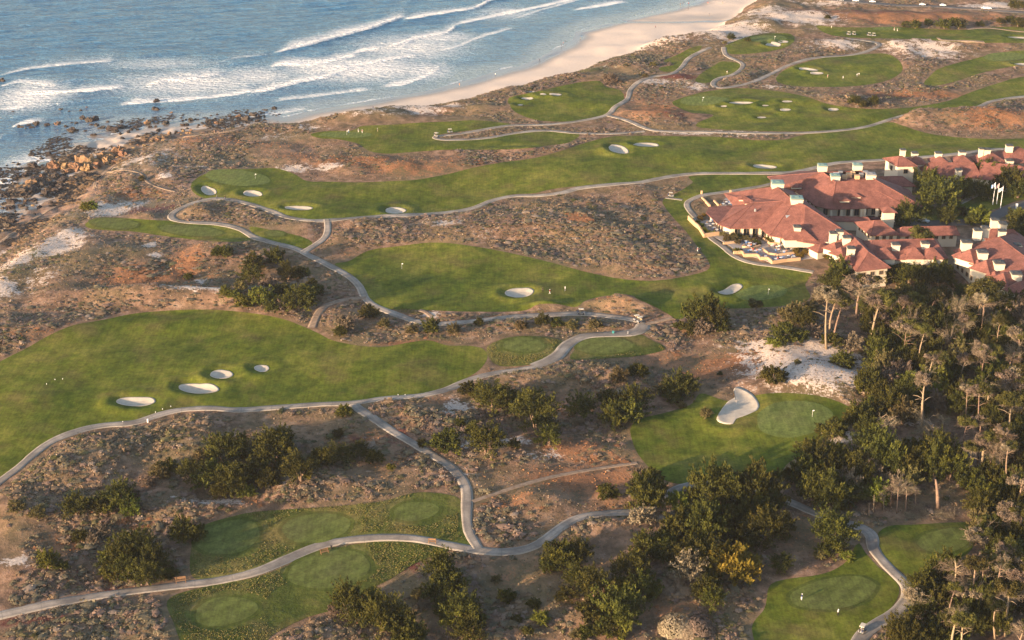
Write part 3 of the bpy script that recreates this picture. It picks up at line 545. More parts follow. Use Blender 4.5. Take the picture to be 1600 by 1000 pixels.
zz = zz - 0.30 * HS(AX, AY, sink)
# leave the part that the camera could never come near coarse: drop core cells far outside the view fan
fan = (np.abs(AX) < 0.36 * AY + 40) 
nx = len(ax); q = np.arange(len(ay) - 1)[:, None] * nx + np.arange(nx - 1)[None, :]
F = np.stack([q, q + 1, q + nx + 1, q + nx], -1).reshape(-1, 4)
at = {'sand': ii(HS(AX, AY, MS['sand'])), 'rust': ii(HS(AX, AY, MS['rust'])), 'olive': ii(HS(AX, AY, MS['olive'])), 'maroon': ii(HS(AX, AY, MS['maroon'])),
      'beach': ii(HS(AX, AY, beachm)), 'wet': ii(np.where(out, 0, HS(AX, AY, wetm)))}
bo = np.zeros_like(AX); bo[out] = (1 - ss(d2o, 1, 5)); at['beach'] = ii(np.where(out, bo, AX * 0 + HS(AX, AY, beachm)))
me = npmesh('ground', np.stack([ii(AX), ii(AY), ii(zz)], 1), F, True, at)
ground = link('ground', me, mat=MAT['ground']); tagit(ground, kind='structure')

# ------------------------------------------------------------------ turf sheets cut from the same grid
def cut_sheet(wdw, d, off, hole=None):
    j0, j1, i0, i1 = wdw; ins = d > 0
    nxl = i1 - i0 + 1; vid = -np.ones(d.shape, int); V = []; Fq = []
    x = X[j0:j1 + 1, i0:i1 + 1]; y = Y[j0:j1 + 1, i0:i1 + 1]; h = H[j0:j1 + 1, i0:i1 + 1]
    vid[ins] = np.arange(ins.sum()); V = np.stack([x[ins], y[ins], h[ins] + off], 1).tolist()
    a = ins[:-1, :-1]; b = ins[:-1, 1:]; c = ins[1:, 1:]; e = ins[1:, :-1]; full = a & b & c & e; part = (a | b | c | e) & ~full
    Fq = np.stack([vid[:-1, :-1][full], vid[:-1, 1:][full], vid[1:, 1:][full], vid[1:, :-1][full]], 1).tolist()
    cache = {}
    def cross(p, q_):
        k = (min(p, q_), max(p, q_))
        if k not in cache:
            t = d[p] / (d[p] - d[q_]); t = min(max(t, 0.02), 0.98)
            cache[k] = len(V); V.append([x[p] + (x[q_] - x[p]) * t, y[p] + (y[q_] - y[p]) * t, h[p] + (h[q_] - h[p]) * t + off])
        return cache[k]
    for j, i in zip(*np.nonzero(part)):
        cs = [(j, i), (j, i + 1), (j + 1, i + 1), (j + 1, i)]; poly = []
        for k in range(4):
            p, q_ = cs[k], cs[(k + 1) % 4]
            if ins[p]: poly.append(vid[p])
            if ins[p] != ins[q_]: poly.append(cross(p, q_))
        if len(poly) >= 3: Fq.append(poly)
    # skirt round the rim, so the sod edge has thickness
    return V, Fq
lab = {}
for k_i, (k_, (P_, wdw, d)) in enumerate(TS.items()):
    V, Fq = cut_sheet(wdw, d, 0.03 + 0.0022 * k_i)
    rough = k_.startswith('R')
    me = npmesh('rough_grass' if rough else 'fairway', V, Fq, True)
    o = link('rough_grass' if rough else 'fairway', me, mat=MAT['rough_grass' if rough else 'fairway_turf']); tagit(o, kind='structure')

def ring_sheet(P_, off, rings=7, skirt=0.0):
    c = P_.mean(0); n = len(P_); V = [[c[0], c[1], float(HS(c[0], c[1])) + off]]; F = []
    for r in range(1, rings + 1):
        q = c + (P_ - c) * r / rings; z = HS(q[:, 0], q[:, 1]) + off
        V += np.stack([q[:, 0], q[:, 1], z], 1).tolist()
    for k in range(n): F.append((0, 1 + k, 1 + (k + 1) % n))
    for r in range(rings - 1):
        for k in range(n):
            a = 1 + r * n + k; b = 1 + r * n + (k + 1) % n; F.append((a, a + n, b + n, b))
    if skirt:
        b0 = 1 + (rings - 1) * n; s0 = len(V); q = c + (P_ - c) * 1.0
        V += [[v[0], v[1], v[2] - skirt] for v in V[b0:b0 + n]]
        for k in range(n): F.append((b0 + k, s0 + k, s0 + (k + 1) % n, b0 + (k + 1) % n))
    me = npmesh('s', V, F, True); 
    return me
def ccw(P_):
    a = np.sum(P_[:, 0] * np.roll(P_[:, 1], -1) - np.roll(P_[:, 0], -1) * P_[:, 1]); return P_ if a > 0 else P_[::-1]
for P_, kd, _ in pads:
    if kd == 'tee':
        cc_ = P_.mean(0); dd_ = P_ - cc_; Ln = np.hypot(*dd_.T)[:, None]; o = link('tee_collar', ring_sheet(ccw(cc_ + dd_ * (Ln + 1.1) / Ln), 0.092, 12, 0.0), mat=MAT['collar_turf']); tagit(o, kind='structure')
    nm = 'tee_ground' if kd == 'tee' else 'putting_green'
    me = ring_sheet(ccw(P_), 0.13, 12, 0.0); me.name = nm
    o = link(nm, me, mat=MAT['tee_turf' if kd == 'tee' else 'green_turf']); tagit(o, kind='structure')
for P_ in buns:
    me = ring_sheet(ccw(P_), 0.15, 10, 0.05); me.name = 'sand_bunker'
    o = link('sand_bunker', me, mat=MAT['bunker']); tagit(o, kind='structure')

# ------------------------------------------------------------------ paths, roads
path_q = []
for k_i, (p_, w_, m_, nm_) in enumerate(PATHS):
    c = spline(p_, False, 5); q = Gp(c)
    # resample each ~1.2 m
    L = np.concatenate([[0], np.cumsum(np.hypot(*np.diff(q, axis=0).T))]); s_ = np.arange(0, L[-1], 1.2); q = np.stack([np.interp(s_, L, q[:, 0]), np.interp(s_, L, q[:, 1])], 1)
    for _ in range(3): q[1:-1] = 0.25 * q[:-2] + 0.5 * q[1:-1] + 0.25 * q[2:]
    path_q.append((q, w_))
    t = np.gradient(q, axis=0); t /= np.hypot(*t.T)[:, None]; nrm = np.stack([-t[:, 1], t[:, 0]], 1)
    wv = w_ * (1 + 0.06 * np.sin(s_ * 0.11 + k_i) + 0.06 * vnoise(s_, s_ * 0 + k_i * 9.1, 6, 3) + 0.05 * vnoise(s_, s_ * 0 + k_i * 3.1, 2, 4)); off = 0.10 + 0.004 * k_i
    zc = HS(q[:, 0], q[:, 1]); V = []; ed = []; al = []; cols = [-0.53, -0.5, -0.28, 0, 0.28, 0.5, 0.53]
    for a in cols:
        p = q + nrm * wv[:, None] * a; z = 0.5 * HS(p[:, 0], p[:, 1]) + 0.5 * zc
        z = np.maximum(z, HS(p[:, 0], p[:, 1]) + 0.02) + off - (0.32 if abs(a) > 0.51 else 0)
        V.append(np.stack([p[:, 0], p[:, 1], z], 1)); ed.append(np.full(len(q), min(1, abs(a) * 2))); al.append(s_)
    V = np.stack(V, 1).reshape(-1, 3); ed = np.stack(ed, 1).ravel(); al = np.stack(al, 1).ravel(); k = len(cols)
    a = (np.arange(len(q) - 1)[:, None] * k + np.arange(k - 1)[None, :]).ravel(); F = np.stack([a, a + k, a + k + 1, a + 1], 1)[:, ::-1]
    me = npmesh(nm_, V, F, True, {'edge': ed, 'along': al}); tagit(link(nm_, me, mat=MAT[m_]), kind='structure')
pathd = np.full(X.shape, 99.0)
for q, w_ in path_q:
    i0 = max(0, int((q[:, 0].min() - 8 - GX0) / GS)); i1 = min(NX, int((q[:, 0].max() + 8 - GX0) / GS) + 2); j0 = max(0, int((q[:, 1].min() - 8 - GY0) / GS)); j1 = min(NY, int((q[:, 1].max() + 8 - GY0) / GS) + 2)
    if i1 > i0 and j1 > j0: pathd[j0:j1, i0:i1] = np.minimum(pathd[j0:j1, i0:i1], segdist(X[j0:j1, i0:i1], Y[j0:j1, i0:i1], q[::2], False) - w_ / 2)

# ------------------------------------------------------------------ sea
CREST = [ # crest line (pixels), foam run-back (metres), strength, wave height
 ([(435,83),(480,72),(530,58),(580,45),(630,28)], 16, 1.0, 1.3), ([(635,31),(680,24),(740,14),(765,2),(800,-6)], 10, .9, 1.0), ([(548,86),(570,80),(596,76)], 9, .8, .6),
 ([(425,103),(460,101),(490,102),(520,96),(560,88)], 16, .85, .5), ([(520,106),(570,102),(610,94),(650,88)], 13, .8, .5), ([(605,76),(640,66),(660,60),(700,52),(712,40)], 12, .95, .8), ([(712,40),(760,28),(800,20),(860,8),(920,-6)], 7, .75, .4),
 ([(395,146),(430,140),(470,130),(510,122),(542,112)], 20, .95, .8), ([(190,164),(240,161),(300,156),(350,151),(400,143)], 22, .7, .25), ([(56,145),(100,146),(150,142),(190,137)], 7, 1.1, .9), ([(230,134),(260,128),(300,124),(345,116)], 12, .9, .9),
 ([(600,136),(640,130),(680,112),(693,98)], 20, .7, .25), ([(430,158),(500,150),(560,142),(580,140)], 5, .5, .15), ([(0,171),(20,170),(45,166)], 10, .95, .3), ([(0,216),(12,205),(25,196),(60,190)], 6, .9, .4),
 ([(680,82),(720,72),(750,60),(800,45)], 7, .55, .15), ([(900,16),(940,10),(975,4)], 5, .85, .3), ([(800,30),(860,12),(905,0)], 4, .5, .2), ([(0,120),(40,110),(90,104),(180,95)], 12, .5, .4), ([(0,136),(30,130),(90,135)], 10, .6, .2), ([(340,100),(370,92),(420,86)], 14, .3, .4), ([(350,190),(420,180),(480,170)], 4, .5, .1)]
sx = np.arange(-440, 330.1, 1.4); sy = np.arange(500, 1130.1, 1.4); SX, SY = np.meshgrid(sx, sy)
fo = np.zeros_like(SX); hz = np.zeros_like(SX)
for pts, wd, st, hh in CREST:
    q = Wp(spline(pts, False, 8), SEA_Z); o_ = np.argsort(q[:, 0]); q = q[o_]
    yc = np.interp(SX, q[:, 0], q[:, 1]) + 1.2 * vnoise(SX, SY, 7, int(pts[0][0])); e = 6.0
    inx = ss(SX, q[0, 0] - e, q[0, 0] + e) * (1 - ss(SX, q[-1, 0] - e, q[-1, 0] + e))
    d = (SY - yc) * 0.9; wv = wd * (1.5 + 0.9 * vnoise(SX, SY, 22, 5))
    fo = np.maximum(fo, inx * st * np.where(d > 0, 0.38 * np.exp(-(d / 5.0) ** 2) + 0.62 * np.exp(-(d / wv) ** 1.5), np.exp(-(d / 1.3) ** 2)))
    hz += inx * hh * np.exp(-((d - 1.5) / 3.2) ** 2)
d1s = signed_line(SX, SY, wl_)
lace = [(300,130,160,26,.50),(560,108,150,24,.6),(640,75,110,26,.5),(50,150,70,26,.6),(60,255,60,22,.6),(20,285,50,12,.65),(400,120,90,20,.5),(150,235,60,10,.65),(660,110,60,20,.5),(250,100,130,14,.35),(690,60,70,12,.5),(790,20,70,14,.35)]
for bx, by, rx, ry, s_ in lace:
    cx, cy = W(bx, by, SEA_Z); ex, _ = W(bx + rx, by, SEA_Z); _, ey = W(bx, by - ry, SEA_Z); fo = np.maximum(fo, s_ * np.exp(-1.1 * (((SX - cx) / (ex - cx)) ** 2 + ((SY - cy) / (ey - cy)) ** 2)))
fo = np.maximum(fo, 0.5 * (d1s > -2.5) * (0.4 + 0.6 * vnoise(SX, SY, 9, 77)))
ca, sa = math.cos(R(20)), math.sin(R(20)); U = SX * ca + SY * sa; Vv = -SX * sa + SY * ca
far = ss(-d1s, 4, 60)
hz += far * (0.55 * fbm(U * 0.28, Vv, 16, 61, 2) + 0.22 * vnoise(U * 0.4, Vv, 6, 62)) + 0.06 * vnoise(U * 0.5, Vv, 3.0, 63)
hz *= 0.25 + 0.75 * ss(-d1s, 2, 20)
SZ = SEA_Z + hz
sh = 0.35 * (1 - ss(-d1s, 20, 110)) + 0.65 * (1 - ss(-d1s + 6 * vnoise(SX, SY, 30, 8), 4, 30))
def axis2(core, far_):
    s_ = 1.4; o = []; v = core[0]
    while v > far_[0]: s_ *= 1.5; v -= s_; o.append(v)
    o = o[::-1] + list(core); s_ = 1.4; v = core[-1]
    while v < far_[1]: s_ *= 1.5; v += s_; o.append(v)
    return np.array(o)
bx_ = axis2(sx, (-3500, 2600)); by_ = axis2(sy, (-300, 9000)); BX, BY = np.meshgrid(bx_, by_)
def SSm(F, x, y, fill):
    u = (x - sx[0]) / 1.4; v = (y - sy[0]) / 1.4; ok = (u >= 0) & (u <= len(sx) - 1.01) & (v >= 0) & (v <= len(sy) - 1.01)
    i = np.clip(np.round(u), 0, len(sx) - 1).astype(int); j = np.clip(np.round(v), 0, len(sy) - 1).astype(int); return np.where(ok, F[j, i], fill)
nx = len(bx_); q = np.arange(len(by_) - 1)[:, None] * nx + np.arange(nx - 1)[None, :]; F = np.stack([q, q + 1, q + nx + 1, q + nx], -1).reshape(-1, 4)
# drop cells well inland
D1b = signed_line(BX, BY, wl_) ; keep = (D1b < 25).ravel(); F = F[keep[F].all(1)]
me = npmesh('sea', np.stack([BX.ravel(), BY.ravel(), SSm(SZ, BX, BY, SEA_Z).ravel()], 1), F, True, {'foam': SSm(fo, BX, BY, 0).ravel(), 'shallow_sheen': SSm(sh, BX, BY, 0).ravel()})
tagit(link('water', me, mat=MAT['sea']), kind='structure')
# ------------------------------------------------------------------ vegetation templates
def ppm(y):                      # photo pixels per metre at a ground distance
    return FPX / (y * math.cos(PITCH) + CAM_H * math.sin(PITCH))
def quads(P, Nrm, size, r, jit=0.75):
    """a small leaf spray at each point, roughly facing Nrm"""
    n = len(P); a = r.normal(size=(n, 3)); nr = Nrm + jit * r.normal(size=(n, 3)); nr /= np.linalg.norm(nr, axis=1)[:, None]
    u = np.cross(nr, a); u /= np.linalg.norm(u, axis=1)[:, None]; v = np.cross(nr, u)
    s = size * r.uniform(0.6, 1.3, (n, 1)); u = u * s; v = v * s * r.uniform(0.45, 1.0, (n, 1))
    V = np.stack([P - u, P - v * 0.9, P + u * 1.1, P + v], 1).reshape(-1, 3)
    return V, np.arange(n * 4).reshape(-1, 4)
def bush_mesh(name, seed, tips=72, per=52, size=0.062, tall=1.0, spiky=0.5, col=None):
    r = np.random.default_rng(seed); P = []; N = []
    for k in range(tips):
        z = r.uniform(-0.45, 1) ; t = r.uniform(0, 6.283); q = math.sqrt(max(0, 1 - z * z))
        d = np.array([q * math.cos(t), q * math.sin(t), z]); L = r.uniform(0.62, 1.18) * (1 + 0.16 * math.sin(3 * t + seed) * q)
        d2 = d + np.array([0, 0, spiky * 0.6]); d2 /= np.linalg.norm(d2)
        m = per; s = r.uniform(0, 1, m) ** 0.7; base = d * 0.45 * L
        pts = base + (d * L - base) * s[:, None] + d2 * (s[:, None] ** 2) * 0.30 * spiky; w = 0.20 * (1.1 - 0.75 * s)[:, None]
        off = r.normal(size=(m, 3)) * w * 0.6; P.append(pts + off); N.append(off / (np.linalg.norm(off, axis=1)[:, None] + 1e-6) + d * 0.8)
    P = np.concatenate(P); N = np.concatenate(N); P[:, 2] = (P[:, 2] * 0.80 + 0.62) * tall; P = P[P[:, 2] > 0.02]; N = N[:len(P)]
    n = len(P); U = N / np.linalg.norm(N, axis=1)[:, None] * 0.5 + np.array([0, 0, 0.35 + 0.5 * spiky]) + 0.45 * r.normal(size=(n, 3)); U /= np.linalg.norm(U, axis=1)[:, None]
    Vv_ = np.cross(U, r.normal(size=(n, 3))); Vv_ /= np.linalg.norm(Vv_, axis=1)[:, None]; s = size * r.uniform(0.7, 1.35, (n, 1)); U *= s * 1.5; Vv_ *= s * 0.62
    V = np.stack([P - U * 0.8, P + Vv_, P + U, P - Vv_], 1).reshape(-1, 3)
    return npmesh(name, V, np.arange(n * 4).reshape(-1, 4), False)
def pine_crown_mesh(name, seed, clumps=26, per=130, size=0.055, flat=0.42, sparse=1.0):
    r = np.random.default_rng(seed); P = []; N = []
    for k in range(clumps):
        t = r.uniform(0, 6.283); q = math.sqrt(r.uniform(0.02, 1)); c = np.array([q * math.cos(t) * 0.85, q * math.sin(t) * 0.85, flat * (r.uniform(-0.55, 1.0)) * (1.1 - 0.6 * q)])
        w = r.uniform(0.16, 0.30); o = r.normal(size=(int(per * sparse), 3)); o /= np.linalg.norm(o, axis=1)[:, None]
        rr = r.uniform(0.55, 1.05, (len(o), 1)); P.append(c + o * rr * w * np.array([1.15, 1.15, 0.75])); N.append(o)
    V, F = quads(np.concatenate(P), np.concatenate(N), size, r); return npmesh(name, V, F, False)
def twig_mesh(name, seed, n=14, per=16, flat=0.5, rad=0.012):
    """bare grey limbs with twigs, radius 1, springing from the origin"""
    r = np.random.default_rng(seed); b = MB()
    for k in range(n):
        t = r.uniform(0, 6.283); e = r.uniform(0.05, 0.9) * flat; L = r.uniform(0.6, 1.05)
        d = np.array([math.cos(t), math.sin(t), e]); pts = [np.zeros(3) + d * L * s + np.array([0, 0, 0.10 * math.sin(s * 5 + k)]) + r.normal(size=3) * 0.03 * s for s in (0.0, 0.35, 0.7, 1.0)]
        b.tube(pts, [rad * 2.2, rad * 1.6, rad, rad * 0.4], 4, caps=False)
        for j in range(per):
            s = r.uniform(0.3, 1.0); p = pts[0] + (pts[3] - pts[0]) * s + r.normal(size=3) * 0.02; q = p + (d * 0.5 + r.normal(size=3) * 0.7) * r.uniform(0.12, 0.30)
            b.tube([p, q], [rad * 0.7, rad * 0.25], 3, caps=False)
            for i in range(2):
                p2 = p + (q - p) * r.uniform(0.4, 1); b.tube([p2, p2 + r.normal(size=3) * 0.10], [rad * 0.45, rad * 0.2], 3, caps=False)
    return b.mesh(name)
def trunk_stub(name, seed):
    r = np.random.default_rng(seed); b = MB()
    for k in range(4):
        t = r.uniform(0, 6.28); b.tube([(0, 0, -0.15), (0.10 * math.cos(t), 0.10 * math.sin(t), 0.35), (0.4 * math.cos(t), 0.4 * math.sin(t), 0.95)], [0.07, 0.05, 0.02], 5)
    return b.mesh(name)
BUSH = [bush_mesh('crown', 100 + k, tall=(1.0, 0.9, 1.15, 1.0, 0.8, 1.25, 1.0, 0.95)[k], spiky=(0.4, 0.2, 0.8, 0.6, 0.1, 0.9, 0.5, 0.3)[k]) for k in range(8)]
BUSHL = [bush_mesh('crown', 200 + k, tips=80, per=42, size=0.052, tall=1.25, spiky=1.0) for k in range(3)]
PCR = [pine_crown_mesh('crown', 300 + k, flat=(0.42, 0.5, 0.35, 0.6)[k]) for k in range(4)]
TWG = [twig_mesh('dead_branches', 400 + k, flat=(0.5, 1.2, 0.7)[k]) for k in range(3)]
STUB = [trunk_stub('trunk', 500 + k) for k in range(3)]
def with_mat(meshes, m):
    o = []
    for x in meshes: c = x.copy(); c.materials.append(MAT[m]); o.append(c)
    return o
LIB = {'cypress': with_mat(BUSH, 'cypress'), 'lime': with_mat(BUSH, 'lime_bush'), 'yellow': with_mat(BUSH, 'yellow_tree'), 'grey': with_mat(BUSH, 'grey_twigs'), 'olive': with_mat(BUSH, 'olive_scrub'), 'shaggy': with_mat(BUSHL, 'cypress')}
PC = with_mat(PCR, 'pine_needles'); PCG = with_mat(PCR, 'grey_twigs'); TW = with_mat(TWG, 'grey_twigs'); ST = with_mat(STUB, 'bark')
tree_spots = []
KINDNAME = {'cypress': ('cypress_bush', 'dark green', 'bush'), 'lime': ('coastal_bush', 'yellow-green', 'bush'), 'yellow': ('yellow_tree', 'golden yellow', 'tree'), 'grey': ('dry_bush', 'dry grey', 'bush'), 'olive': ('olive_bush', 'olive brown', 'bush'), 'shaggy': ('conifer_tree', 'shaggy green', 'tree')}
def add_bush(px, py, r, kind, label, group, base=0.62, rm=None):
    x, y, z = [float(v) for v in G(px, py + base * r)]
    rm = r / ppm(y) if rm is None else rm
    nm, adj, cat = KINDNAME[kind]; o = empty(nm, (x, y, z - 0.1 * rm), random.uniform(0, 6.28)); s = rm * random.uniform(1.05, 1.2)
    tagit(o, label, cat, group)
    big = kind == 'cypress' and r > 14 and random.random() < 0.6
    L = LIB['shaggy'] if big else LIB[kind]
    c = bpy.data.objects.new('crown', random.choice(L)); COL.objects.link(c); c.parent = o; c.scale = (s, s * random.uniform(0.88, 1.1), s * random.uniform(0.9, 1.12) * (1.3 if 'wood' in label else 1.2 if 'grove' in label else 1.0)); c.rotation_euler = (random.uniform(-.08, .08), random.uniform(-.08, .08), random.uniform(0, 6.28))
    t = bpy.data.objects.new('trunk', random.choice(ST)); COL.objects.link(t); t.parent = o; t.scale = (s, s, s)
    tree_spots.append((x, y, rm)); return o
def SZW(r): return 'tiny' if r < 8.5 else 'small' if r < 13 else 'medium' if r < 20 else 'large' if r < 27 else 'very large'
def cluster(place, items, group):
    """items: (x, y, r, kind). Labels count along the cluster from the left."""
    items = sorted(items, key=lambda t: t[0]); n = len(items)
    for i, (px, py, r, kd) in enumerate(items):
        nm, adj, cat = KINDNAME[kd]; w = pos_word(i, n)
        add_bush(px, py, r, kd, f"{SZW(r)} {adj} {cat} {place}" + (f", {w}" if w else ''), group)
c_, l_, g_, y_, o_ = 'cypress', 'lime', 'grey', 'yellow', 'olive'
cluster('in hollow enclosed by the central path bend', [(398,412,14,c_),(430,405,12,c_),(393,432,16,c_),(420,440,14,g_),(450,428,15,c_),(472,424,13,c_),(488,440,8,c_),(408,462,17,l_),(440,452,12,c_),(466,470,22,c_),(484,458,13,c_),(428,480,12,c_),(376,447,10,o_),(380,472,12,l_),(445,475,14,g_),(497,452,9,c_)], 'bushes in the path hollow')
cluster('between the mid path and left fairway end', [(576,488,13,c_),(541,508,13,g_),(531,519,9,c_),(675,514,11,c_),(645,516,8,o_),(710,517,9,o_),(748,503,7,c_),(600,505,8,o_)], 'bushes above the left fairway end')
cluster('beside the narrow looping path', [(870,504,10,c_),(848,502,9,c_),(892,507,9,o_),(890,497,0.1,o_)][:3] + [(930,508,9,o_),(815,508,8,o_)], 'bushes inside the path loop')
cluster('right of the fork in cart path', [(735,607,14,c_),(768,627,25,c_),(792,622,16,c_),(694,690,23,c_),(760,694,23,c_),(758,672,16,g_),(742,668,13,c_),(718,660,7,c_),(660,693,7,c_),(779,700,0.1,c_)][:9], 'bushes right of the path fork')
cluster('on slope below the fork, left side', [(539,640,11,l_),(530,678,8,c_),(611,730,7,l_)], 'small bushes below the fork')
cluster('on brown slope left of right-hand green', [(836,650,31,c_),(816,640,18,c_),(857,686,16,c_),(909,640,19,c_),(902,655,11,g_),(946,615,14,c_),(958,630,17,c_),(976,645,24,c_),(993,630,20,c_),(960,655,18,c_),(803,694,8,c_)], 'bushes on the brown slope')
cluster('above the right-hand green, left part', [(1060,608,22,c_),(1042,606,15,o_),(1075,603,14,c_),(1050,620,14,c_),(998,577,14,c_),(968,589,12,o_),(1125,583,4,c_),(1104,645,9,o_),(1065,632,7,o_)], 'bushes above the right-hand green')
cluster('in dark thicket left of lower junction', [(330,745,27,c_),(365,755,24,c_),(300,742,18,c_),(350,712,24,c_),(432,706,25,c_),(440,690,16,c_),(470,736,24,c_),(400,735,22,c_),(375,700,18,c_),(502,712,18,c_),(530,714,20,c_),(560,706,16,c_),(586,714,14,c_),(318,718,16,o_),(448,725,20,c_),(420,752,14,c_),(345,768,14,c_),(385,768,12,l_)], 'thicket left of the lower junction')
cluster('on scrub slope at left', [(185,782,24,c_),(203,795,16,l_),(160,788,17,c_),(120,796,16,c_),(137,788,12,c_),(250,735,15,o_),(262,728,14,c_),(126,836,12,c_),(146,838,10,g_),(160,830,10,g_),(76,880,13,l_),(97,883,9,c_),(235,752,10,g_),(25,790,11,o_),(60,800,12,o_),(208,770,10,g_)], 'bushes on the left scrub slope')
cluster('in big clump above bottom-left path', [(178,872,23,c_),(210,858,26,c_),(240,880,26,c_),(200,893,22,c_),(232,902,18,c_),(291,834,20,c_),(307,832,13,c_),(265,895,13,c_),(170,895,10,l_),(225,870,24,c_),(190,880,22,c_)], 'clump above the bottom-left path')
cluster('along bottom edge below striped tees', [(688,892,22,c_),(703,912,24,c_),(683,926,18,c_),(655,925,12,o_),(546,947,24,c_),(562,962,18,c_),(598,967,28,c_),(622,977,24,c_),(642,992,22,c_),(722,962,28,c_),(735,985,26,c_),(700,950,18,c_),(583,930,12,l_),(523,955,10,g_),(662,945,10,g_),(745,965,14,c_)], 'trees along the bottom edge')
cluster('on dark slope at bottom middle', [(790,930,13,c_),(845,966,12,l_),(833,942,10,c_),(825,985,8,c_),(808,966,7,c_),(902,992,9,o_),(775,905,7,o_),(860,985,0.1,l_)][:7], 'small bushes bottom middle')
cluster('in clump below the lower path bend', [(880,868,25,c_),(905,870,18,c_),(900,906,20,c_),(930,922,24,c_),(932,950,26,c_),(965,962,32,c_),(986,892,24,c_),(1002,922,24,c_),(957,978,24,c_),(885,930,14,c_),(855,883,12,c_),(975,918,20,c_),(915,985,14,c_)], 'clump below the lower path bend')
cluster('in grove where path passes under trees', [(1015,750,20,c_),(998,748,10,g_),(1008,782,24,c_),(1003,803,18,g_),(1022,772,16,c_),(1060,785,15,l_),(1112,768,30,c_),(1132,782,22,c_),(1086,778,14,c_),(1182,770,30,c_),(1203,782,22,c_),(1060,825,27,c_),(1100,832,28,c_),(1142,812,24,c_),(1082,812,20,c_),(1160,832,27,c_),(1200,832,26,c_),(1222,820,18,c_),(1175,800,22,c_),(1120,800,24,c_),(1150,770,16,c_),(1045,845,16,c_)], 'grove over the path')
cluster('around the golden yellow tree', [(1012,856,24,c_),(1036,862,18,c_),(1066,872,24,c_),(1075,890,22,g_),(1110,880,26,c_),(1103,922,20,c_),(1114,940,15,c_),(1088,862,20,c_),(1113,898,16,c_),(1152,880,37,y_)], 'trees around the yellow tree')
cluster('on bare slope right of yellow tree', [(1220,880,15,c_),(1300,835,29,c_),(1298,858,16,c_),(1280,866,8,o_),(1325,868,10,l_),(950,770,13,c_),(943,762,8,c_)], 'bushes on the bare slope')
cluster('at bottom right of the middle fairway', [(1095,494,20,c_),(1112,500,20,c_),(1080,512,14,c_),(1125,506,14,c_),(1060,508,8,c_),(1098,512,14,g_),(1226,520,22,c_),(1210,535,10,l_),(1238,488,20,o_),(1255,500,16,c_),(1263,478,14,o_),(1248,526,12,c_)], 'bushes below the middle fairway')
cluster('beside the white sand slope', [(1209,585,19,c_),(1316,562,16,c_),(1302,530,14,c_),(1270,520,12,g_),(1246,565,5,o_),(1333,538,13,g_),(1352,590,14,c_)], 'bushes beside the sand slope')
cluster('beside right-hand green, right side', [(1302,668,22,c_),(1285,672,10,c_),(1345,650,22,c_),(1352,672,18,c_),(1330,652,14,c_),(1240,748,16,c_),(1232,740,10,c_),(1330,705,0.1,c_)][:7] , 'bushes right of the green')
cluster('in front of the large clubhouse', [(1316,430,18,c_),(1300,448,18,c_),(1285,462,14,o_),(1372,408,18,c_),(1386,425,22,c_),(1404,415,16,c_),(1360,425,14,c_),(1420,432,18,c_),(1440,437,16,c_),(1460,430,15,c_),(1475,436,14,c_),(1505,452,13,c_),(1526,450,12,c_),(1410,452,14,c_),(1435,462,13,l_),(1470,458,14,c_),(1545,456,14,c_),(1570,466,15,c_),(1595,470,18,c_),(1560,448,14,o_),(1590,492,16,g_)], 'trees in front of the clubhouse')
cluster('behind the clubhouse, by its drive', [(1467,312,27,c_),(1447,290,20,c_),(1455,275,14,c_),(1418,340,22,c_),(1398,342,14,c_),(1440,322,15,l_),(1530,336,17,l_),(1517,344,11,c_),(1540,276,17,c_),(1524,272,14,c_),(1578,288,22,c_),(1590,300,15,c_),(1520,300,18,c_),(1500,296,16,c_),(1545,302,14,c_),(1592,352,20,c_),(1580,360,16,c_),(1598,375,14,c_),(1480,340,14,c_),(1505,332,9,c_),(1592,336,10,l_),(1345,325,7,l_),(1318,322,8,c_),(1332,333,4,c_)], 'trees by the clubhouse drive')
cluster('along dunes at upper right', [(1415,38,7,c_),(1430,40,7,c_),(1475,38,10,c_),(1498,40,8,c_),(1488,34,8,c_),(1530,37,6,c_),(1563,33,6,c_),(1590,35,10,c_),(1578,30,6,c_),(1293,27,4,c_),(1585,5,10,c_),(1598,8,8,c_),(1450,35,6,c_),(1335,157,9,c_),(1350,162,7,c_),(1365,160,6,c_),(1600,38,8,c_)], 'bushes on the upper right dunes')
cluster('on coastal dunes near left shore', [(142,319,11,l_),(135,322,8,l_),(210,232,0.1,c_),(345,390,11,c_),(355,397,8,c_),(480,262,0.1,c_),(955,124,7,o_),(1142,58,5,c_),(1168,62,4,c_),(295,432,6,c_),(355,455,9,l_),(365,462,8,l_)][:2] + [(345,390,11,c_),(355,397,8,c_),(295,432,6,c_),(352,457,9,l_),(366,462,8,l_),(222,278,5,o_)], 'bushes on the left dunes')
cluster('on dunes between beach and path', [(953,125,9,g_),(1142,59,5,c_),(1168,62,4,c_),(1200,34,0.1,c_),(1188,112,4,c_),(1270,74,3,c_)][:3] + [(1132,66,4,o_),(1020,100,5,o_),(1008,118,4,o_)], 'bushes on the beach dunes')

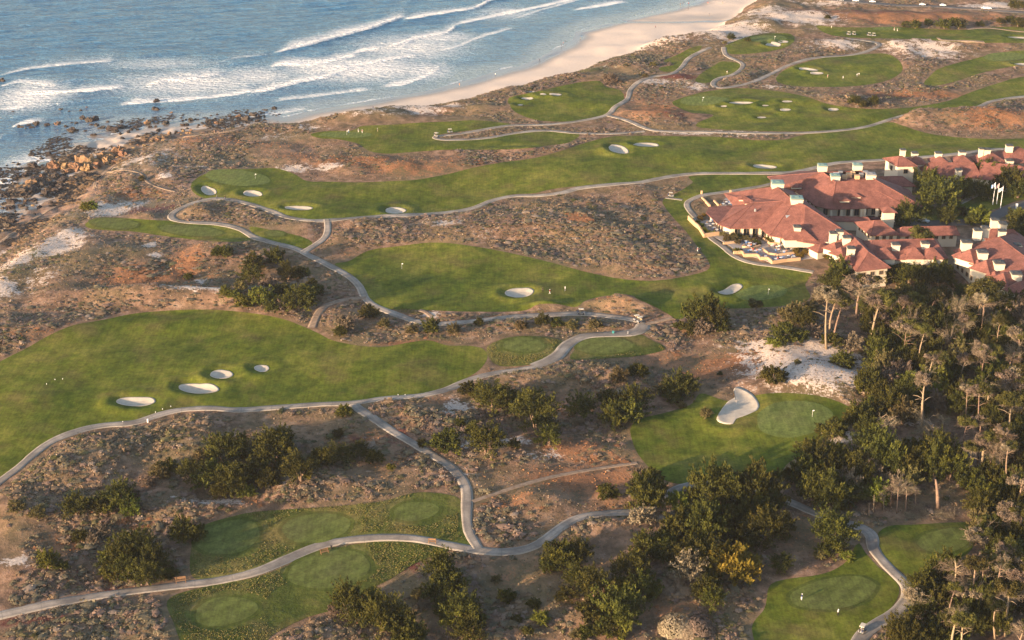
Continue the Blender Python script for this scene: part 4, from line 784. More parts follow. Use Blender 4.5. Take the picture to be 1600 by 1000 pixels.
# the wood at right: bushy understorey trees, each a tree of its own
def wood(place, poly, n, rlo, rhi, group, kinds, avoid=()):
    P_ = np.array(poly, float); x0, y0 = P_.min(0); x1, y1 = P_.max(0); it = []; tries = 0
    while len(it) < n and tries < 4000:
        tries += 1; a, b = random.uniform(x0, x1), random.uniform(y0, y1)
        if not inside(np.array([a]), np.array([b]), P_)[0]: continue
        r = random.uniform(rlo, rhi)
        if any((a - t[0]) ** 2 + ((b - t[1]) * 1.5) ** 2 < (0.52 * (r + t[2])) ** 2 for t in it): continue
        if any(((a - ax_) / rx) ** 2 + ((b - ay_) / ry) ** 2 < 1 for ax_, ay_, rx, ry in avoid): continue
        it.append((a, b, r, random.choice(kinds)))
    cluster(place, it, group)
K1 = ['cypress'] * 9 + ['lime', 'olive', 'grey']
wood('in wood beneath the hotel wing', [(1355,470),(1450,470),(1460,560),(1375,560),(1350,520)], 26, 12, 20, 'wood beneath the hotel', K1, [(1340,505,16,40)])
wood('in wood at upper right edge', [(1455,480),(1610,490),(1610,600),(1530,600),(1470,540)], 30, 13, 21, 'wood at the upper right', K1, [(1520,590,14,40)])
wood('in wood right of the sand slope', [(1362,555),(1500,560),(1500,600),(1440,655),(1360,650),(1350,610)], 30, 13, 21, 'wood right of the sand slope', K1, [(1520,575,18,30),(1385,655,12,10)])
wood('in wood at right edge, middle height', [(1500,615),(1610,600),(1610,745),(1560,745),(1545,660),(1470,640)], 24, 13, 20, 'wood at the right edge', K1, [(1515,700,24,50)])
wood('in wood above lower right path', [(1262,712),(1300,715),(1370,705),(1470,700),(1490,745),(1440,750),(1400,775),(1300,790),(1250,770)], 30, 15, 25, 'wood above the lower right path', K1, [(1400,668,34,22)])
wood('in wood beside lower right tee', [(1510,750),(1610,750),(1610,880),(1540,890),(1530,820)], 24, 14, 22, 'wood beside the lower right tee', K1)
wood('in wood at bottom right corner', [(1430,915),(1480,895),(1610,890),(1610,1010),(1380,1010),(1400,975)], 25, 15, 24, 'wood in the bottom right corner', K1, [(1450,985,12,20)])

# tall wind-bent pines with bare trunks
def pine(bx, by, tx, ty, cr, mode, bend, label, th=0.34, group='tall bare-trunked pines in the wood'):
    x, y, z = [float(v) for v in G(bx, by)]; u = -(ty - 500) / FPX
    dy = math.cos(PITCH) + u * math.sin(PITCH); dz = -math.sin(PITCH) + u * math.cos(PITCH); yt = y + random.uniform(-1.5, 1.5); t = yt / dy
    top = Vector(((tx - 800) / FPX * t - x, yt - y, CAM_H + dz * t - z))
    o = empty('dead_tree' if mode == 'dead' else 'pine_tree', (x, y, z - 0.2)); tagit(o, label, 'tree', group)
    b = MB(); side = Vector((bend, 0, 0)); pts = [Vector((0, 0, 0))] + [top * s + side * math.sin(s * math.pi) * 1.0 + Vector((0, 0, 0.4 * math.sin(s * 3.14))) for s in (0.2, 0.4, 0.6, 0.8, 1.0)]
    b.tube(pts, [th * v for v in (1.25, 1.0, 0.9, 0.78, 0.6, 0.4)], 7)
    R_ = cr / ppm(y); r = random.Random(int(bx * 7 + by))
    for k in range(7 if mode != 'thin' else 2):
        s = r.uniform(0.55, 1.0); i = min(4, int(s * 5)); p = pts[i] + (pts[i + 1] - pts[i]) * (s * 5 - i) if i < 5 else pts[5]
        a = r.uniform(0, 6.28); L = R_ * r.uniform(0.5, 0.95); q_ = p + Vector((math.cos(a) * L, math.sin(a) * L, L * r.uniform(0.15, 0.7)))
        b.tube([p, p + (q_ - p) * 0.5 + Vector((0, 0, 0.3)), q_], [th * 0.38, th * 0.25, th * 0.08], 5)
    for k in range(6):                                              # broken stubs down the bole
        s = r.uniform(0.25, 0.85); i = int(s * 5); p = pts[i] + (pts[i + 1] - pts[i]) * (s * 5 - i); a = r.uniform(0, 6.28)
        b.tube([p, p + Vector((math.cos(a), math.sin(a), 0.2)) * r.uniform(0.5, 1.3)], [th * 0.18, th * 0.06], 4)
    b.build('trunk', MAT['bark'], o, True)
    def add(mesh, nm, pos, s, sz=1.0):
        c = bpy.data.objects.new(nm, mesh); COL.objects.link(c); c.parent = o; c.location = pos; c.scale = (s, s, s * sz); c.rotation_euler = (r.uniform(-.15, .15), r.uniform(-.15, .15), r.uniform(0, 6.28)); return c
    tp = top + Vector((0, 0, R_ * 0.12))
    if mode == 'green': add(r.choice(PC), 'crown', tp, R_); add(r.choice(TW), 'dead_branches', top - Vector((0, 0, R_ * .3)), R_ * .85)
    elif mode == 'grey': add(r.choice(PC), 'crown', tp + Vector((R_ * .25, .3, .2)), R_ * 0.62); add(r.choice(PCG), 'dead_twigs', tp - Vector((R_ * .2, .6, .1)), R_ * 0.7); add(r.choice(TW), 'dead_branches', top - Vector((0, 0, R_ * .35)), R_)
    elif mode == 'mix': add(r.choice(PC), 'crown', tp + Vector((R_ * .3, 0, .2)), R_ * 0.8); add(r.choice(PCG), 'dead_twigs', tp - Vector((R_ * .3, .5, 0)), R_ * 0.7); add(r.choice(TW), 'dead_branches', top - Vector((0, 0, R_ * .3)), R_)
    elif mode == 'dead': add(r.choice(TW), 'dead_branches', top - Vector((0, 0, R_ * .4)), R_ * 1.1, 1.2); add(r.choice(TW), 'dead_branches', top * 0.7, R_ * 0.7)
    tree_spots.append((x, y, 1.2)); return o
PINES = [
 (1291,545,1294,458,26,'grey',-.5,'tall pine with grey ragged crown left of the others below the terrace'),
 (1296,527,1308,466,20,'green',-.8,'pine with kinked pink trunk below the terrace, second from left',.36),
 (1301,534,1317,474,18,'green',-.3,'slender leaning pine just right of the kinked pink trunk'),
 (1338,497,1348,442,34,'grey',-.6,'big pine with wide grey crown in front of the clubhouse corner',.42),
 (1359,548,1376,470,26,'mix',-.6,'tallest pale leaning pine, trunk forking near its mixed crown',.40),
 (1364,546,1367,520,6,'thin',0,'short bare stem right beside the tallest leaning pine',.18),
 (1386,509,1394,466,20,'green',-.2,'straight slim pine between forked pine and leaning pair'),
 (1391,517,1419,470,18,'mix',-.5,'left pine of the strongly leaning pair beneath the hotel',.30),
 (1411,514,1430,472,22,'green',-.5,'right pine of the strongly leaning pair beneath the hotel',.30),
 (1435,525,1443,498,30,'green',-.3,'pine with broad dense dark crown beneath the hotel',.36),
 (1457,528,1465,500,16,'mix',-.2,'pine right of the broad dense crown, orange tuft on top'),
 (1524,510,1541,458,32,'green',-.7,'lone leaning pine with flat crown before the right hotel wing',.36),
 (1437,388,1440,372,0.1,'thin',0,'x'),
 (1435,412,1438,368,22,'green',.3,'single tall pine standing against the red hotel roof',.26),
 (1416,560,1418,540,16,'green',0,'short pine at left of three below the dense crown'),
 (1433,566,1436,535,18,'mix',0,'middle pine of three below the dense crown'),
 (1436,568,1444,538,14,'green',.1,'right leaning pine of three below the dense crown'),
 (1444,690,1446,592,22,'grey',-.8,'very tall bare trunk with hanging grey branches mid wood',.42),
 (1447,612,1459,558,18,'mix',-.3,'upper bent snag with few green tufts mid wood',.30),
 (1450,694,1457,664,26,'dead',-.2,'pale forked dead tree with spreading grey limbs mid wood',.42),
 (1472,680,1474,652,12,'dead',0,'short dead stem right of the pale forked dead tree',.22),
 (1357,682,1386,646,12,'thin',-1.2,'bare arching trunk beside the dune at green edge',.24),
 (1363,712,1390,656,18,'dead',-1.3,'arching trunk with few twigs right of the bare one',.28),
 (1563,630,1566,605,12,'green',0,'left short trunk of three at the right edge'),
 (1575,642,1579,592,28,'grey',-.2,'middle trunk of three at right edge, grey crown'),
 (1590,640,1592,585,24,'mix',.5,'right curving trunk of three at right edge'),
 (1533,752,1537,690,20,'mix',-.2,'long thin pale trunk left of pair by dark clearing',.24),
 (1538,720,1537,690,14,'green',0,'second thin trunk beside dark clearing',.2),
 (1545,720,1547,688,20,'green',0,'third thin trunk beside dark clearing, dense crown',.24),
 (1555,748,1568,672,20,'grey',-1.0,'tall S-shaped pale trunk right of dark clearing',.30),
 (1544,662,1542,640,6,'thin',.3,'broken leaning stub above the dark clearing',.22),
 (1465,797,1462,748,4,'thin',.2,'thick broken orange trunk above lower right tee',.55),
 (1401,802,1404,755,14,'dead',0,'pale dead sapling in clearing, most lit',.16),
 (1415,799,1417,757,14,'dead',0,'pale dead sapling right of the most lit one',.16),
 (1391,792,1394,762,10,'dead',0,'dead sapling left of the most lit one',.14),
 (1381,797,1380,772,8,'dead',0,'dead sapling in shade, third from left in clearing',.12),
 (1365,800,1366,772,6,'thin',0,'broken stem in shade, second from left in clearing',.14),
 (1358,806,1358,785,6,'thin',0,'thin stem in shade at left of clearing',.12),
 (1430,790,1431,762,10,'dead',0,'dead sapling at right of clearing',.14),
 (1556,908,1582,868,34,'mix',-.5,'thick leaning pine with tangled crown above bottom corner',.50),
 (1543,925,1545,884,16,'dead',0,'dead grey tree with bent twigs beside thick leaning pine',.24),
 (1564,918,1570,890,8,'dead',0,'short pale dead stub right of dead grey tree',.26),
 (1449,1002,1474,966,10,'thin',-.2,'thick pale broken trunk leaning at bottom edge',.42),
 (1487,1004,1478,965,14,'dead',.5,'twisted pale dead trunk at bottom edge',.30),
 (1572,838,1583,800,30,'grey',-.3,'grey-crowned pine above right end of the lower tee',.36),
 (1540,868,1530,838,30,'grey',.3,'grey-crowned pine leaning over the lower tee',.34),
 (1512,965,1520,925,32,'grey',-.2,'pine with pinkish grey crown near bottom right corner',.34),
 (1555,975,1565,930,34,'grey',-.2,'wide grey-crowned pine in the bottom right corner',.34),
 (1595,960,1600,905,30,'mix',0,'pine cut by right edge above the bottom corner',.34),
 (1588,800,1598,752,28,'grey',0,'grey-crowned pine cut by right edge, middle height',.34),
 (1440,965,1432,928,24,'grey',0.2,'pine with feathery crown reaching over the lower right path',.28),
 (1180,487,1180,476,13,'green',0.1,'small lone pine with orange trunk beside the middle fairway',.22),
 (1294,560,1291,548,0.1,'thin',0,'x'),
]
for p_ in PINES:
    if p_[7] == 'x': continue
    pine(*p_[:7], p_[7], *(p_[8:9]))

# more bare-trunked pines scattered through the wood
def scatter_pines(place, poly, n, group):
    P_ = np.array(poly, float); x0, y0 = P_.min(0); x1, y1 = P_.max(0); it = []
    while len(it) < n:
        a, b = random.uniform(x0, x1), random.uniform(y0, y1)
        if inside(np.array([a]), np.array([b]), P_)[0] and all(math.hypot(a - q[0], b - q[1]) > 12 for q in it): it.append((a, b))
    for i, (a, b) in enumerate(sorted(it)):
        h = random.uniform(40, 78); md = random.choice(['green', 'green', 'mix', 'mix', 'dead']); lean = random.uniform(0, 16)
        pine(a, b, a + lean, b - h, random.uniform(13, 24), md, random.uniform(-.6, .2), f"{'bare dead' if md == 'dead' else 'green-topped' if md == 'green' else 'grey-topped'} tall trunk {place}, {pos_word(i, n)}", random.uniform(.2, .34), group)
scatter_pines('in upper wood under the hotel', [(1380,520),(1450,510),(1600,540),(1600,600),(1500,610),(1400,580)], 17, 'trunks in the upper wood')
scatter_pines('in right middle wood', [(1470,640),(1600,650),(1600,760),(1560,780),(1500,760)], 12, 'trunks in the right middle wood')
scatter_pines('in bottom right wood', [(1440,960),(1480,920),(1600,900),(1600,1040),(1430,1040)], 13, 'trunks in the bottom right wood')
def brush(px, py, r, label):
    x, y, z = [float(v) for v in G(px, py)]; o = empty('brush_pile', (x, y, z)); tagit(o, label, 'brush pile')
    for k in range(5):
        c = bpy.data.objects.new('dead_branches', random.choice(TW)); COL.objects.link(c); c.parent = o; c.location = (random.uniform(-r, r), random.uniform(-r, r) * .6, .2); s_ = random.uniform(1.8, 3.2); c.scale = (s_, s_, s_ * .5); c.rotation_euler = (0, 0, random.uniform(0, 6.28))
brush(1436, 806, 2.5, 'tangled heap of fallen branches left of thick broken trunk'); brush(1452, 800, 3, 'wide heap of broken branches under the thick broken trunk'); brush(1477, 806, 2.5, 'heap of fallen branches right of thick broken trunk'); brush(1430, 795, 2, 'small heap of dead branches by the pale saplings'); brush(1400, 578, 2.5, 'fallen bare tree lying across bushes right of sand slope')
# ------------------------------------------------------------------ dune scrub: uncountable ground cover, one object per kind
def dome(seed, sub):
    import bmesh
    bm = bmesh.new(); bmesh.ops.create_icosphere(bm, subdivisions=sub, radius=1.0); r = random.Random(seed)
    o = Vector((r.uniform(0, 50), r.uniform(0, 50), 0)); dl = [v for v in bm.verts if v.co.z < -0.35]; bmesh.ops.delete(bm, geom=dl, context='VERTS')
    for v in bm.verts:
        n = mnoise.noise(v.co * 1.9 + o) * 0.42 + mnoise.noise(v.co * 5.0 + o) * 0.28; v.co *= (1 + n) * (1 + r.uniform(-.10, .12)); v.co.z = max(-0.25, v.co.z) * 0.75
    bmesh.ops.triangulate(bm, faces=bm.faces); bm.verts.index_update()
    V = np.array([v.co[:] for v in bm.verts]); F = np.array([[v.index for v in f.verts] for f in bm.faces]); bm.free(); return V, F
def scatter(name, pos, rad, hgt, colr, T_, smooth=False):
    r = np.random.default_rng(5); n = len(pos); tv = r.integers(0, len(T_), n); Vs = []; Fs = []; Cs = []; base = 0
    for k, (TV, TF) in enumerate(T_):
        s = np.nonzero(tv == k)[0]
        if len(s) == 0: continue
        a = r.uniform(0, 6.283, len(s)); ca, sa = np.cos(a)[:, None], np.sin(a)[:, None]; st = r.uniform(0.8, 1.25, (len(s), 1))
        x = (TV[None, :, 0] * ca - TV[None, :, 1] * sa) * rad[s][:, None] * st + pos[s, 0][:, None]
        y = (TV[None, :, 0] * sa + TV[None, :, 1] * ca) * rad[s][:, None] / st + pos[s, 1][:, None]
        z = TV[None, :, 2] * hgt[s][:, None] + pos[s, 2][:, None]
        V = np.stack([x, y, z], -1).reshape(-1, 3); m = len(TV)
        F = (TF[None] + (np.arange(len(s)) * m)[:, None, None]).reshape(-1, 3) + base; base += len(V)
        tone = r.uniform(0.86, 1.14, (len(s), m, 1)) ; C = (colr[s][:, None, :] * tone).reshape(-1, 3)
        Vs.append(V); Fs.append(F); Cs.append(C)
    return npmesh(name, np.concatenate(Vs), np.concatenate(Fs), smooth, {'col': np.concatenate(Cs)})
rs = np.random.default_rng(21); st_ = 1.4
cx, cy = np.meshgrid(np.arange(-400, 400, st_), np.arange(268, 1098, st_)); cx = cx.ravel() + rs.uniform(-.7, .7, cx.size) * st_; cy = cy.ravel() + rs.uniform(-.7, .7, cy.size) * st_
k = (np.abs(cx) < 0.345 * cy + 14); cx, cy = cx[k], cy[k]
tm = HS(cx, cy, turfmask); pdist = HS(cx, cy, pathd); d2 = HS(cx, cy, D2); bz = HS(cx, cy, BZ)
sd_, ru, ol, ma = [HS(cx, cy, MS[q_]) for q_ in ('sand', 'rust', 'olive', 'maroon')]
n1 = fbm(cx, cy, 30, 91, 3); n2 = fbm(cx, cy, 9, 92, 2); n3 = fbm(cx, cy, 45, 93, 2)
dens = 0.44 + 1.0 * n1 + 0.7 * n2; dens = dens - 0.85 * np.clip(sd_, 0, 1) - 0.30 * np.clip(ru, 0, 1) - 0.35 * ma
# the denser stands seen in the photograph
for bx, by, rx, ry, s_ in [(600,370,80,25,.9),(900,370,190,55,1.0),(1000,385,100,40,1.0),(380,335,100,24,.95),(190,695,170,34,1.0),(60,760,120,60,.95),(150,965,260,55,1.1),(450,980,140,36,1.0),(230,820,110,40,.8),(350,700,60,10,.4),(900,590,110,24,.9),(800,510,150,14,.7),(1160,525,70,25,.7),(1150,105,80,30,.8),(1050,80,60,20,.7),(1240,130,60,12,.6),(1440,110,60,25,.7),(1460,190,100,12,.6),(1280,150,80,8,.6),(700,220,80,8,.6),(860,205,120,8,.6),(480,975,70,20,.9),(1090,195,0,0,0),(900,255,0,0,0),(1150,930,0,0,0),(240,540,0,0,0),(300,780,70,10,.4),(100,510,90,20,.5)]:
    if rx == 0: continue
    x0_, y0_ = W(bx, by); ex, _ = W(bx + rx, by); _, e1 = W(bx, by - ry); _, e2 = W(bx, by + ry)
    dens = np.maximum(dens, s_ * np.exp(-0.9 * (((cx - x0_) / (ex - x0_)) ** 2 + ((cy - y0_) / ((e1 - e2) / 2)) ** 2)) + 0.25 * n2)
for bx, by, rx, ry, s_ in [(900,750,110,25,1),(870,770,110,20,.8),(850,425,120,6,.8),(1240,850,70,40,1),(780,900,80,30,.5),(1200,600,40,14,.6),(960,474,55,9,.7),(850,476,30,5,.6),(1510,710,30,45,1),(1410,740,50,15,.6),(1390,795,50,14,.7),(140,910,70,16,.5),(1340,510,20,30,.6),(540,398,40,8,.5),(880,690,40,15,.5),(1050,850,0,0,0),(930,860,60,16,.5),(1060,560,60,20,.35)]:
    if rx == 0: continue
    x0_, y0_ = W(bx, by); ex, _ = W(bx + rx, by); _, e1 = W(bx, by - ry); _, e2 = W(bx, by + ry)
    dens -= s_ * np.exp(-0.9 * (((cx - x0_) / (ex - x0_)) ** 2 + ((cy - y0_) / ((e1 - e2) / 2)) ** 2))
k = (tm < 0.02) & (pdist > 0.9) & (d2 > 3) & (bz < 0.1) & (rs.uniform(size=cx.size) < np.clip(dens, 0, 0.97))
idx = np.nonzero(k)[0]; cx, cy, n1, n2, n3 = cx[idx], cy[idx], n1[idx], n2[idx], n3[idx]; sd_, ru, ol, ma, dens = sd_[idx], ru[idx], ol[idx], ma[idx], dens[idx]
PAL = np.array([(0.125, 0.105, 0.068), (0.185, 0.128, 0.080), (0.165, 0.112, 0.086), (0.050, 0.050, 0.018), (0.100, 0.088, 0.042), (0.235, 0.175, 0.130)])
w = np.stack([0.9 + 0.8 * n3, 0.6 - 0.5 * n3 + 0.3 * n2, 0.5 + 0.7 * n1, np.clip(0.12 + 0.3 * ol - 0.2 * sd_, 0, 1) + 0 * n1, 0.35 + 0.6 * ol, 0.25 + 0.5 * sd_], 1); w = np.clip(w, 0.02, None) ** 1.5; w /= w.sum(1)[:, None]
ch = (rs.uniform(size=(len(cx), 1)) > np.cumsum(w, 1)).sum(1).clip(0, 5); colr = PAL[ch] * rs.uniform(0.84, 1.18, (len(cx), 1))
rr_ = np.clip(ru, 0, 1) > rs.uniform(0.25, 1.0, len(cx)); colr[rr_] = np.array((0.25, 0.115, 0.055)) * rs.uniform(0.7, 1.3, (rr_.sum(), 1))
mm_ = ma > rs.uniform(0.3, 1.0, len(cx)); colr[mm_] = np.array((0.115, 0.045, 0.035)) * rs.uniform(0.7, 1.4, (mm_.sum(), 1))
rad = rs.uniform(0.5, 1.15, len(cx)) * (0.85 + 0.6 * np.clip(dens, 0, 1)) * np.where(rs.uniform(size=len(cx)) < 0.08, 1.6, 1.0); hg = rad * rs.uniform(0.5, 0.85, len(cx)) * np.where(cy > 455, 0.8, 1.0) * np.where(rr_ | mm_, 0.5, 1.0)
pos = np.stack([cx, cy, HS(cx, cy) - 0.05], 1); near = cy < 455
print('scrub tufts', len(cx), near.sum())
def tuft(seed, n, size):
    r = np.random.default_rng(seed); d = r.normal(size=(n, 3)); d[:, 2] = np.abs(d[:, 2]) * 1.0 - 0.1; d /= np.linalg.norm(d, axis=1)[:, None]
    lump = 1 + 0.22 * np.sin(3 * np.arctan2(d[:, 1], d[:, 0]) + seed); P = d * (r.uniform(0.55, 1.05, n) * lump)[:, None]; P[:, 2] = P[:, 2] * 0.8 + 0.05
    V, F = quads(P, d, size, r, 0.45); DV, DF = dome(seed + 5, 1); DV = DV * np.array([0.86, 0.86, 0.95])
    return np.concatenate([DV, V]), np.concatenate([DF, F[:, [0, 1, 2]] + len(DV), F[:, [0, 2, 3]] + len(DV)])
D1_ = [tuft(k_, 7, 0.26) for k_ in range(6)]; D2_ = [tuft(k_ + 20, 40, 0.20) for k_ in range(8)]
for nm_, sel, TT in (('dune_scrub', near, D2_), ('dune_scrub', ~near, D1_)):
    o = link(nm_, scatter(nm_, pos[sel], rad[sel], hg[sel], colr[sel], TT, True), mat=MAT['scrub']); tagit(o, 'low grey and tan coastal scrub covering the dunes' + (' nearer the camera' if sel is near else ' farther away'), 'scrub', None, 'stuff')
# fine dry tufts and twigs between the shrubs
n_ = 60000; gx_ = rs.uniform(-300, 300, n_ * 3); gy_ = 272 + 420 * rs.uniform(size=n_ * 3) ** 1.4; k = (np.abs(gx_) < 0.345 * gy_ + 8) & (HS(gx_, gy_, turfmask) < 0.02) & (HS(gx_, gy_, pathd) > 0.4) & (HS(gx_, gy_, D2) > 5) & (HS(gx_, gy_, BZ) < .1)
gx_, gy_ = gx_[k][:n_], gy_[k][:n_]; P3 = np.stack([gx_, gy_, HS(gx_, gy_) + 0.08], 1); V, F = quads(P3, np.tile([0, 0, 0.8], (len(P3), 1)), 0.26, rs)
cc = np.array([(0.22, 0.155, 0.095), (0.18, 0.10, 0.055), (0.12, 0.105, 0.055), (0.25, 0.19, 0.14)])[rs.integers(0, 4, len(P3))] * rs.uniform(.6, 1.2, (len(P3), 1)); rg = HS(gx_, gy_, MS['rust']) > 0.4; cc[rg] = np.array((0.28, 0.135, 0.06)) * rs.uniform(.6, 1.2, (rg.sum(), 1))
tagit(link('dry_grass', npmesh('dry_grass', V, F, False, {'col': np.repeat(cc, 4, 0)}), mat=MAT['scrub']), 'dry grass tufts and litter between the shrubs', 'grass', None, 'stuff')
# golden tussocks in the rough round the tees
tus = list(ROUGH.values()) + [[(1110,965),(1140,915),(1170,905),(1195,915),(1185,950),(1165,985),(1120,1010)],[(1200,895),(1225,885),(1300,868),(1335,850),(1330,872),(1300,888),(1220,902)],[(1240,690),(1300,680),(1290,700),(1260,715)],[(600,478),(690,490),(760,492),(850,486),(850,495),(740,500),(640,495)]]
ok = np.zeros(0); n_ = 30000; TX, TY = [], []
for p_ in tus:
    Pg = Gp(p_); x0_, y0_ = Pg.min(0); x1_, y1_ = Pg.max(0); m_ = int((x1_ - x0_) * (y1_ - y0_) * 16); a, b = rs.uniform(x0_, x1_, m_), rs.uniform(y0_, y1_, m_); k = inside(a, b, Pg); TX.append(a[k]); TY.append(b[k])
TX, TY = np.concatenate(TX), np.concatenate(TY); pd_ = np.full(TX.shape, 99.0)
for P_, kd, _ in pads: pd_ = np.minimum(pd_, np.where(inside(TX, TY, P_), -1, segdist(TX, TY, P_)))
k = (pd_ > 2.0 + 1.2 * vnoise(TX, TY, 6, 5)) & (HS(TX, TY, pathd) > 0.8) & (fbm(TX, TY, 15, 55, 2) > -0.12) & (rs.uniform(size=len(TX)) < 0.4 + 0.5 * (vnoise(TX, TY, 2.4, 56) > 0)); TX, TY = TX[k], TY[k]
P3 = np.stack([TX, TY, HS(TX, TY) + 0.22], 1); V, F = quads(P3, np.tile([-0.3, -0.3, 0.5], (len(P3), 1)), 0.15, rs, 0.8)
cc = np.array([(0.135, 0.115, 0.038), (0.11, 0.105, 0.027), (0.080, 0.088, 0.018), (0.155, 0.125, 0.05)])[rs.integers(0, 4, len(P3))] * rs.uniform(.7, 1.2, (len(P3), 1))
tagit(link('tussock_grass', npmesh('tussock_grass', V, F, False, {'col': np.repeat(cc, 4, 0)}), mat=MAT['scrub']), 'golden tussock grass between the mown tees', 'grass', None, 'stuff')
# ------------------------------------------------------------------ shore rocks, each one a thing
def rock_mesh(seed, sub=3):
    import bmesh
    bm = bmesh.new(); bmesh.ops.create_icosphere(bm, subdivisions=sub, radius=1.0); r = random.Random(seed); o = Vector([r.uniform(0, 90) for _ in range(3)])
    pl = [(Vector((r.gauss(0, 1), r.gauss(0, 1), r.gauss(0, .7))).normalized(), r.uniform(0.55, 0.85)) for _ in range(9)]
    for v in bm.verts:
        for n_, d_ in pl:
            k_ = v.co.dot(n_)
            if k_ > d_: v.co -= n_ * (k_ - d_) * 0.85
        v.co *= 1 + 0.55 * mnoise.noise(v.co * 1.7 + o) + 0.35 * mnoise.noise(v.co * 4.0 + o) + 0.16 * mnoise.noise(v.co * 9 + o); v.co.z *= 0.85
    me = bpy.data.meshes.new('rock'); bm.to_mesh(me); bm.free(); return me
RK = [rock_mesh(900 + k_) for k_ in range(7)]
RKD, RKT = with_mat(RK, 'rock_dark'), with_mat(RK, 'rock_tan')
def rocks(place, items, group, tone=None):
    items = sorted(items, key=lambda t: t[0]); n = len(items)
    for i, (px, py, rp) in enumerate(items):
        if 'outcrop' in place: rp *= 1.35
        x, y, z = [float(v) for v in G(px, py)]; z = max(z, SEA_Z - 0.2); tan = (tone == 'tan') if tone else (z > -2.5 or random.random() < 0.10)
        if z <= SEA_Z + 0.1: x, y = [float(v) for v in W(px, py, SEA_Z)]
        o = bpy.data.objects.new('rock', random.choice(RKT if tan else RKD)); COL.objects.link(o); r = 0.82 * rp / ppm(y)
        o.location = (x, y, z + 0.12 * r); o.scale = (r * random.uniform(.85, 1.2), r * random.uniform(.85, 1.5), r * random.uniform(.7, 1.25)); o.rotation_euler = (random.uniform(-.2, .2), random.uniform(-.2, .2), random.uniform(0, 6.28))
        w = pos_word(i, n); tagit(o, f"{'orange-tan' if tan else 'dark wet'} {'large' if rp > 9 else 'small' if rp < 4.5 else 'medium'} rock {place}" + (f", {w}" if w else ''), 'rock', group)
def rnd_rocks(poly, n, lo, hi):
    P_ = np.array(poly, float); x0, y0 = P_.min(0); x1, y1 = P_.max(0); it = []; t = 0
    while len(it) < n and t < 3000:
        t += 1; a, b = random.uniform(x0, x1), random.uniform(y0, y1); r = lo + (hi - lo) * random.random() ** 2.2
        if inside(np.array([a]), np.array([b]), P_)[0] and not any(abs(a - q[0]) < 0.8 * (r + q[2]) and abs(b - q[1]) < 0.45 * (r + q[2]) for q in it): it.append((a, b, r))
    return it
rocks('in the dark row standing in water', [(31,199,5.5),(45,196,6),(57,195,7),(50,200,5),(73,196,7),(90,194,7),(103,198,4.5),(40,201,3),(112,192,3.5),(119,193,3.5)], 'rocks standing in the sea')
rocks('in the group off the cove', [(130,186,7),(140,190,8),(150,187,7),(115,205,8),(133,205,4),(150,196,6),(160,200,7),(175,203,9),(168,191,5),(190,199,7),(147,211,5),(180,207,5),(205,203,4),(143,195,4)], 'rocks off the cove')
rocks('showing alone in the surf', [(3,127,7),(96,171,4),(108,174,3),(126,173,3),(242,171,6),(246,159,7),(20,174,3),(136,168,3),(268,176,3),(52,180,2),(112,186,2.5),(4,158,2)], 'rocks in the surf')
rocks('on shore below the coast path', rnd_rocks([(165,200),(230,192),(300,182),(345,186),(345,197),(300,202),(240,214),(190,222)], 29, 2.5, 8), 'rocks on the shore below the coast path')
rocks('between sand and path bend', rnd_rocks([(300,178),(390,176),(415,188),(345,200),(310,198)], 24, 2.5, 8), 'rocks near the path bend')
rocks('at the end of the sandy beach', rnd_rocks([(395,170),(430,168),(440,178),(420,185),(398,184)], 14, 2, 5.5), 'rocks at the end of the beach', 'dark')
rocks('in the tide pools at left', rnd_rocks([(0,262),(30,250),(70,235),(100,238),(95,262),(60,282),(30,300),(0,312)], 30, 3, 10), 'rocks in the tide pools', 'dark')
rocks('in the tall tan outcrop', [(128,254,13),(140,256,11),(118,262,8),(95,258,11),(102,262,8),(160,248,9),(172,244,8),(185,240,9),(193,243,8),(150,262,8),(168,254,8),(85,262,8),(135,265,7),(108,268,7)], 'rocks of the tall outcrop', 'tan')
rocks('in the band under the outcrop', rnd_rocks([(60,272),(130,268),(165,258),(150,275),(120,290),(80,306),(50,318),(35,308)], 30, 3, 9), 'rocks under the outcrop')
rocks('on the bank beside the coast path', rnd_rocks([(0,320),(45,310),(80,315),(100,298),(95,310),(60,332),(20,352),(0,365)], 30, 3, 9), 'rocks on the bank beside the path')
rocks('at left edge above the path', rnd_rocks([(0,300),(40,300),(60,312),(20,325),(0,330)], 16, 3, 8), 'rocks at the left edge')
rocks('lining the slope above the cove', rnd_rocks([(165,262),(190,240),(225,222),(262,208),(300,203),(300,208),(250,222),(210,238),(180,258)], 24, 2.5, 6), 'rocks lining the slope', 'tan')
# pebbles and low ledges: far too many to count
pr = np.random.default_rng(3); n_ = 9000; a = pr.uniform(-20, 440, n_ * 4); b = pr.uniform(165, 400, n_ * 4); x, y, z = G(a, b)
dd1, dd2 = HS(x, y, D1), HS(x, y, D2); k = (dd1 > -14) & (dd2 < 7) & (fbm(x, y, 14, 71, 2) > 0.06 + 0.5 * ss(x, -125, -110) ) & (x < -112); x, y, z = x[k][:n_], y[k][:n_], z[k][:n_]
z = np.maximum(z, SEA_Z - 0.1); r_ = pr.uniform(0.25, 1.0, len(x)); tan = (pr.uniform(size=len(x)) < ss(z, -6.3, -4.6)); cc = np.where(tan[:, None], np.array([(0.27, 0.165, 0.085)]), np.array([(0.055, 0.042, 0.034)])) * pr.uniform(0.6, 1.3, (len(x), 1))
tagit(link('shore_rubble', scatter('shore_rubble', np.stack([x, y, z], 1), r_, r_ * 0.8, cc, [dome(k_ + 60, 1) for k_ in range(5)]), mat=MAT['scrub']), 'rubble and small stones strewn between the shore rocks', 'rubble', None, 'stuff')
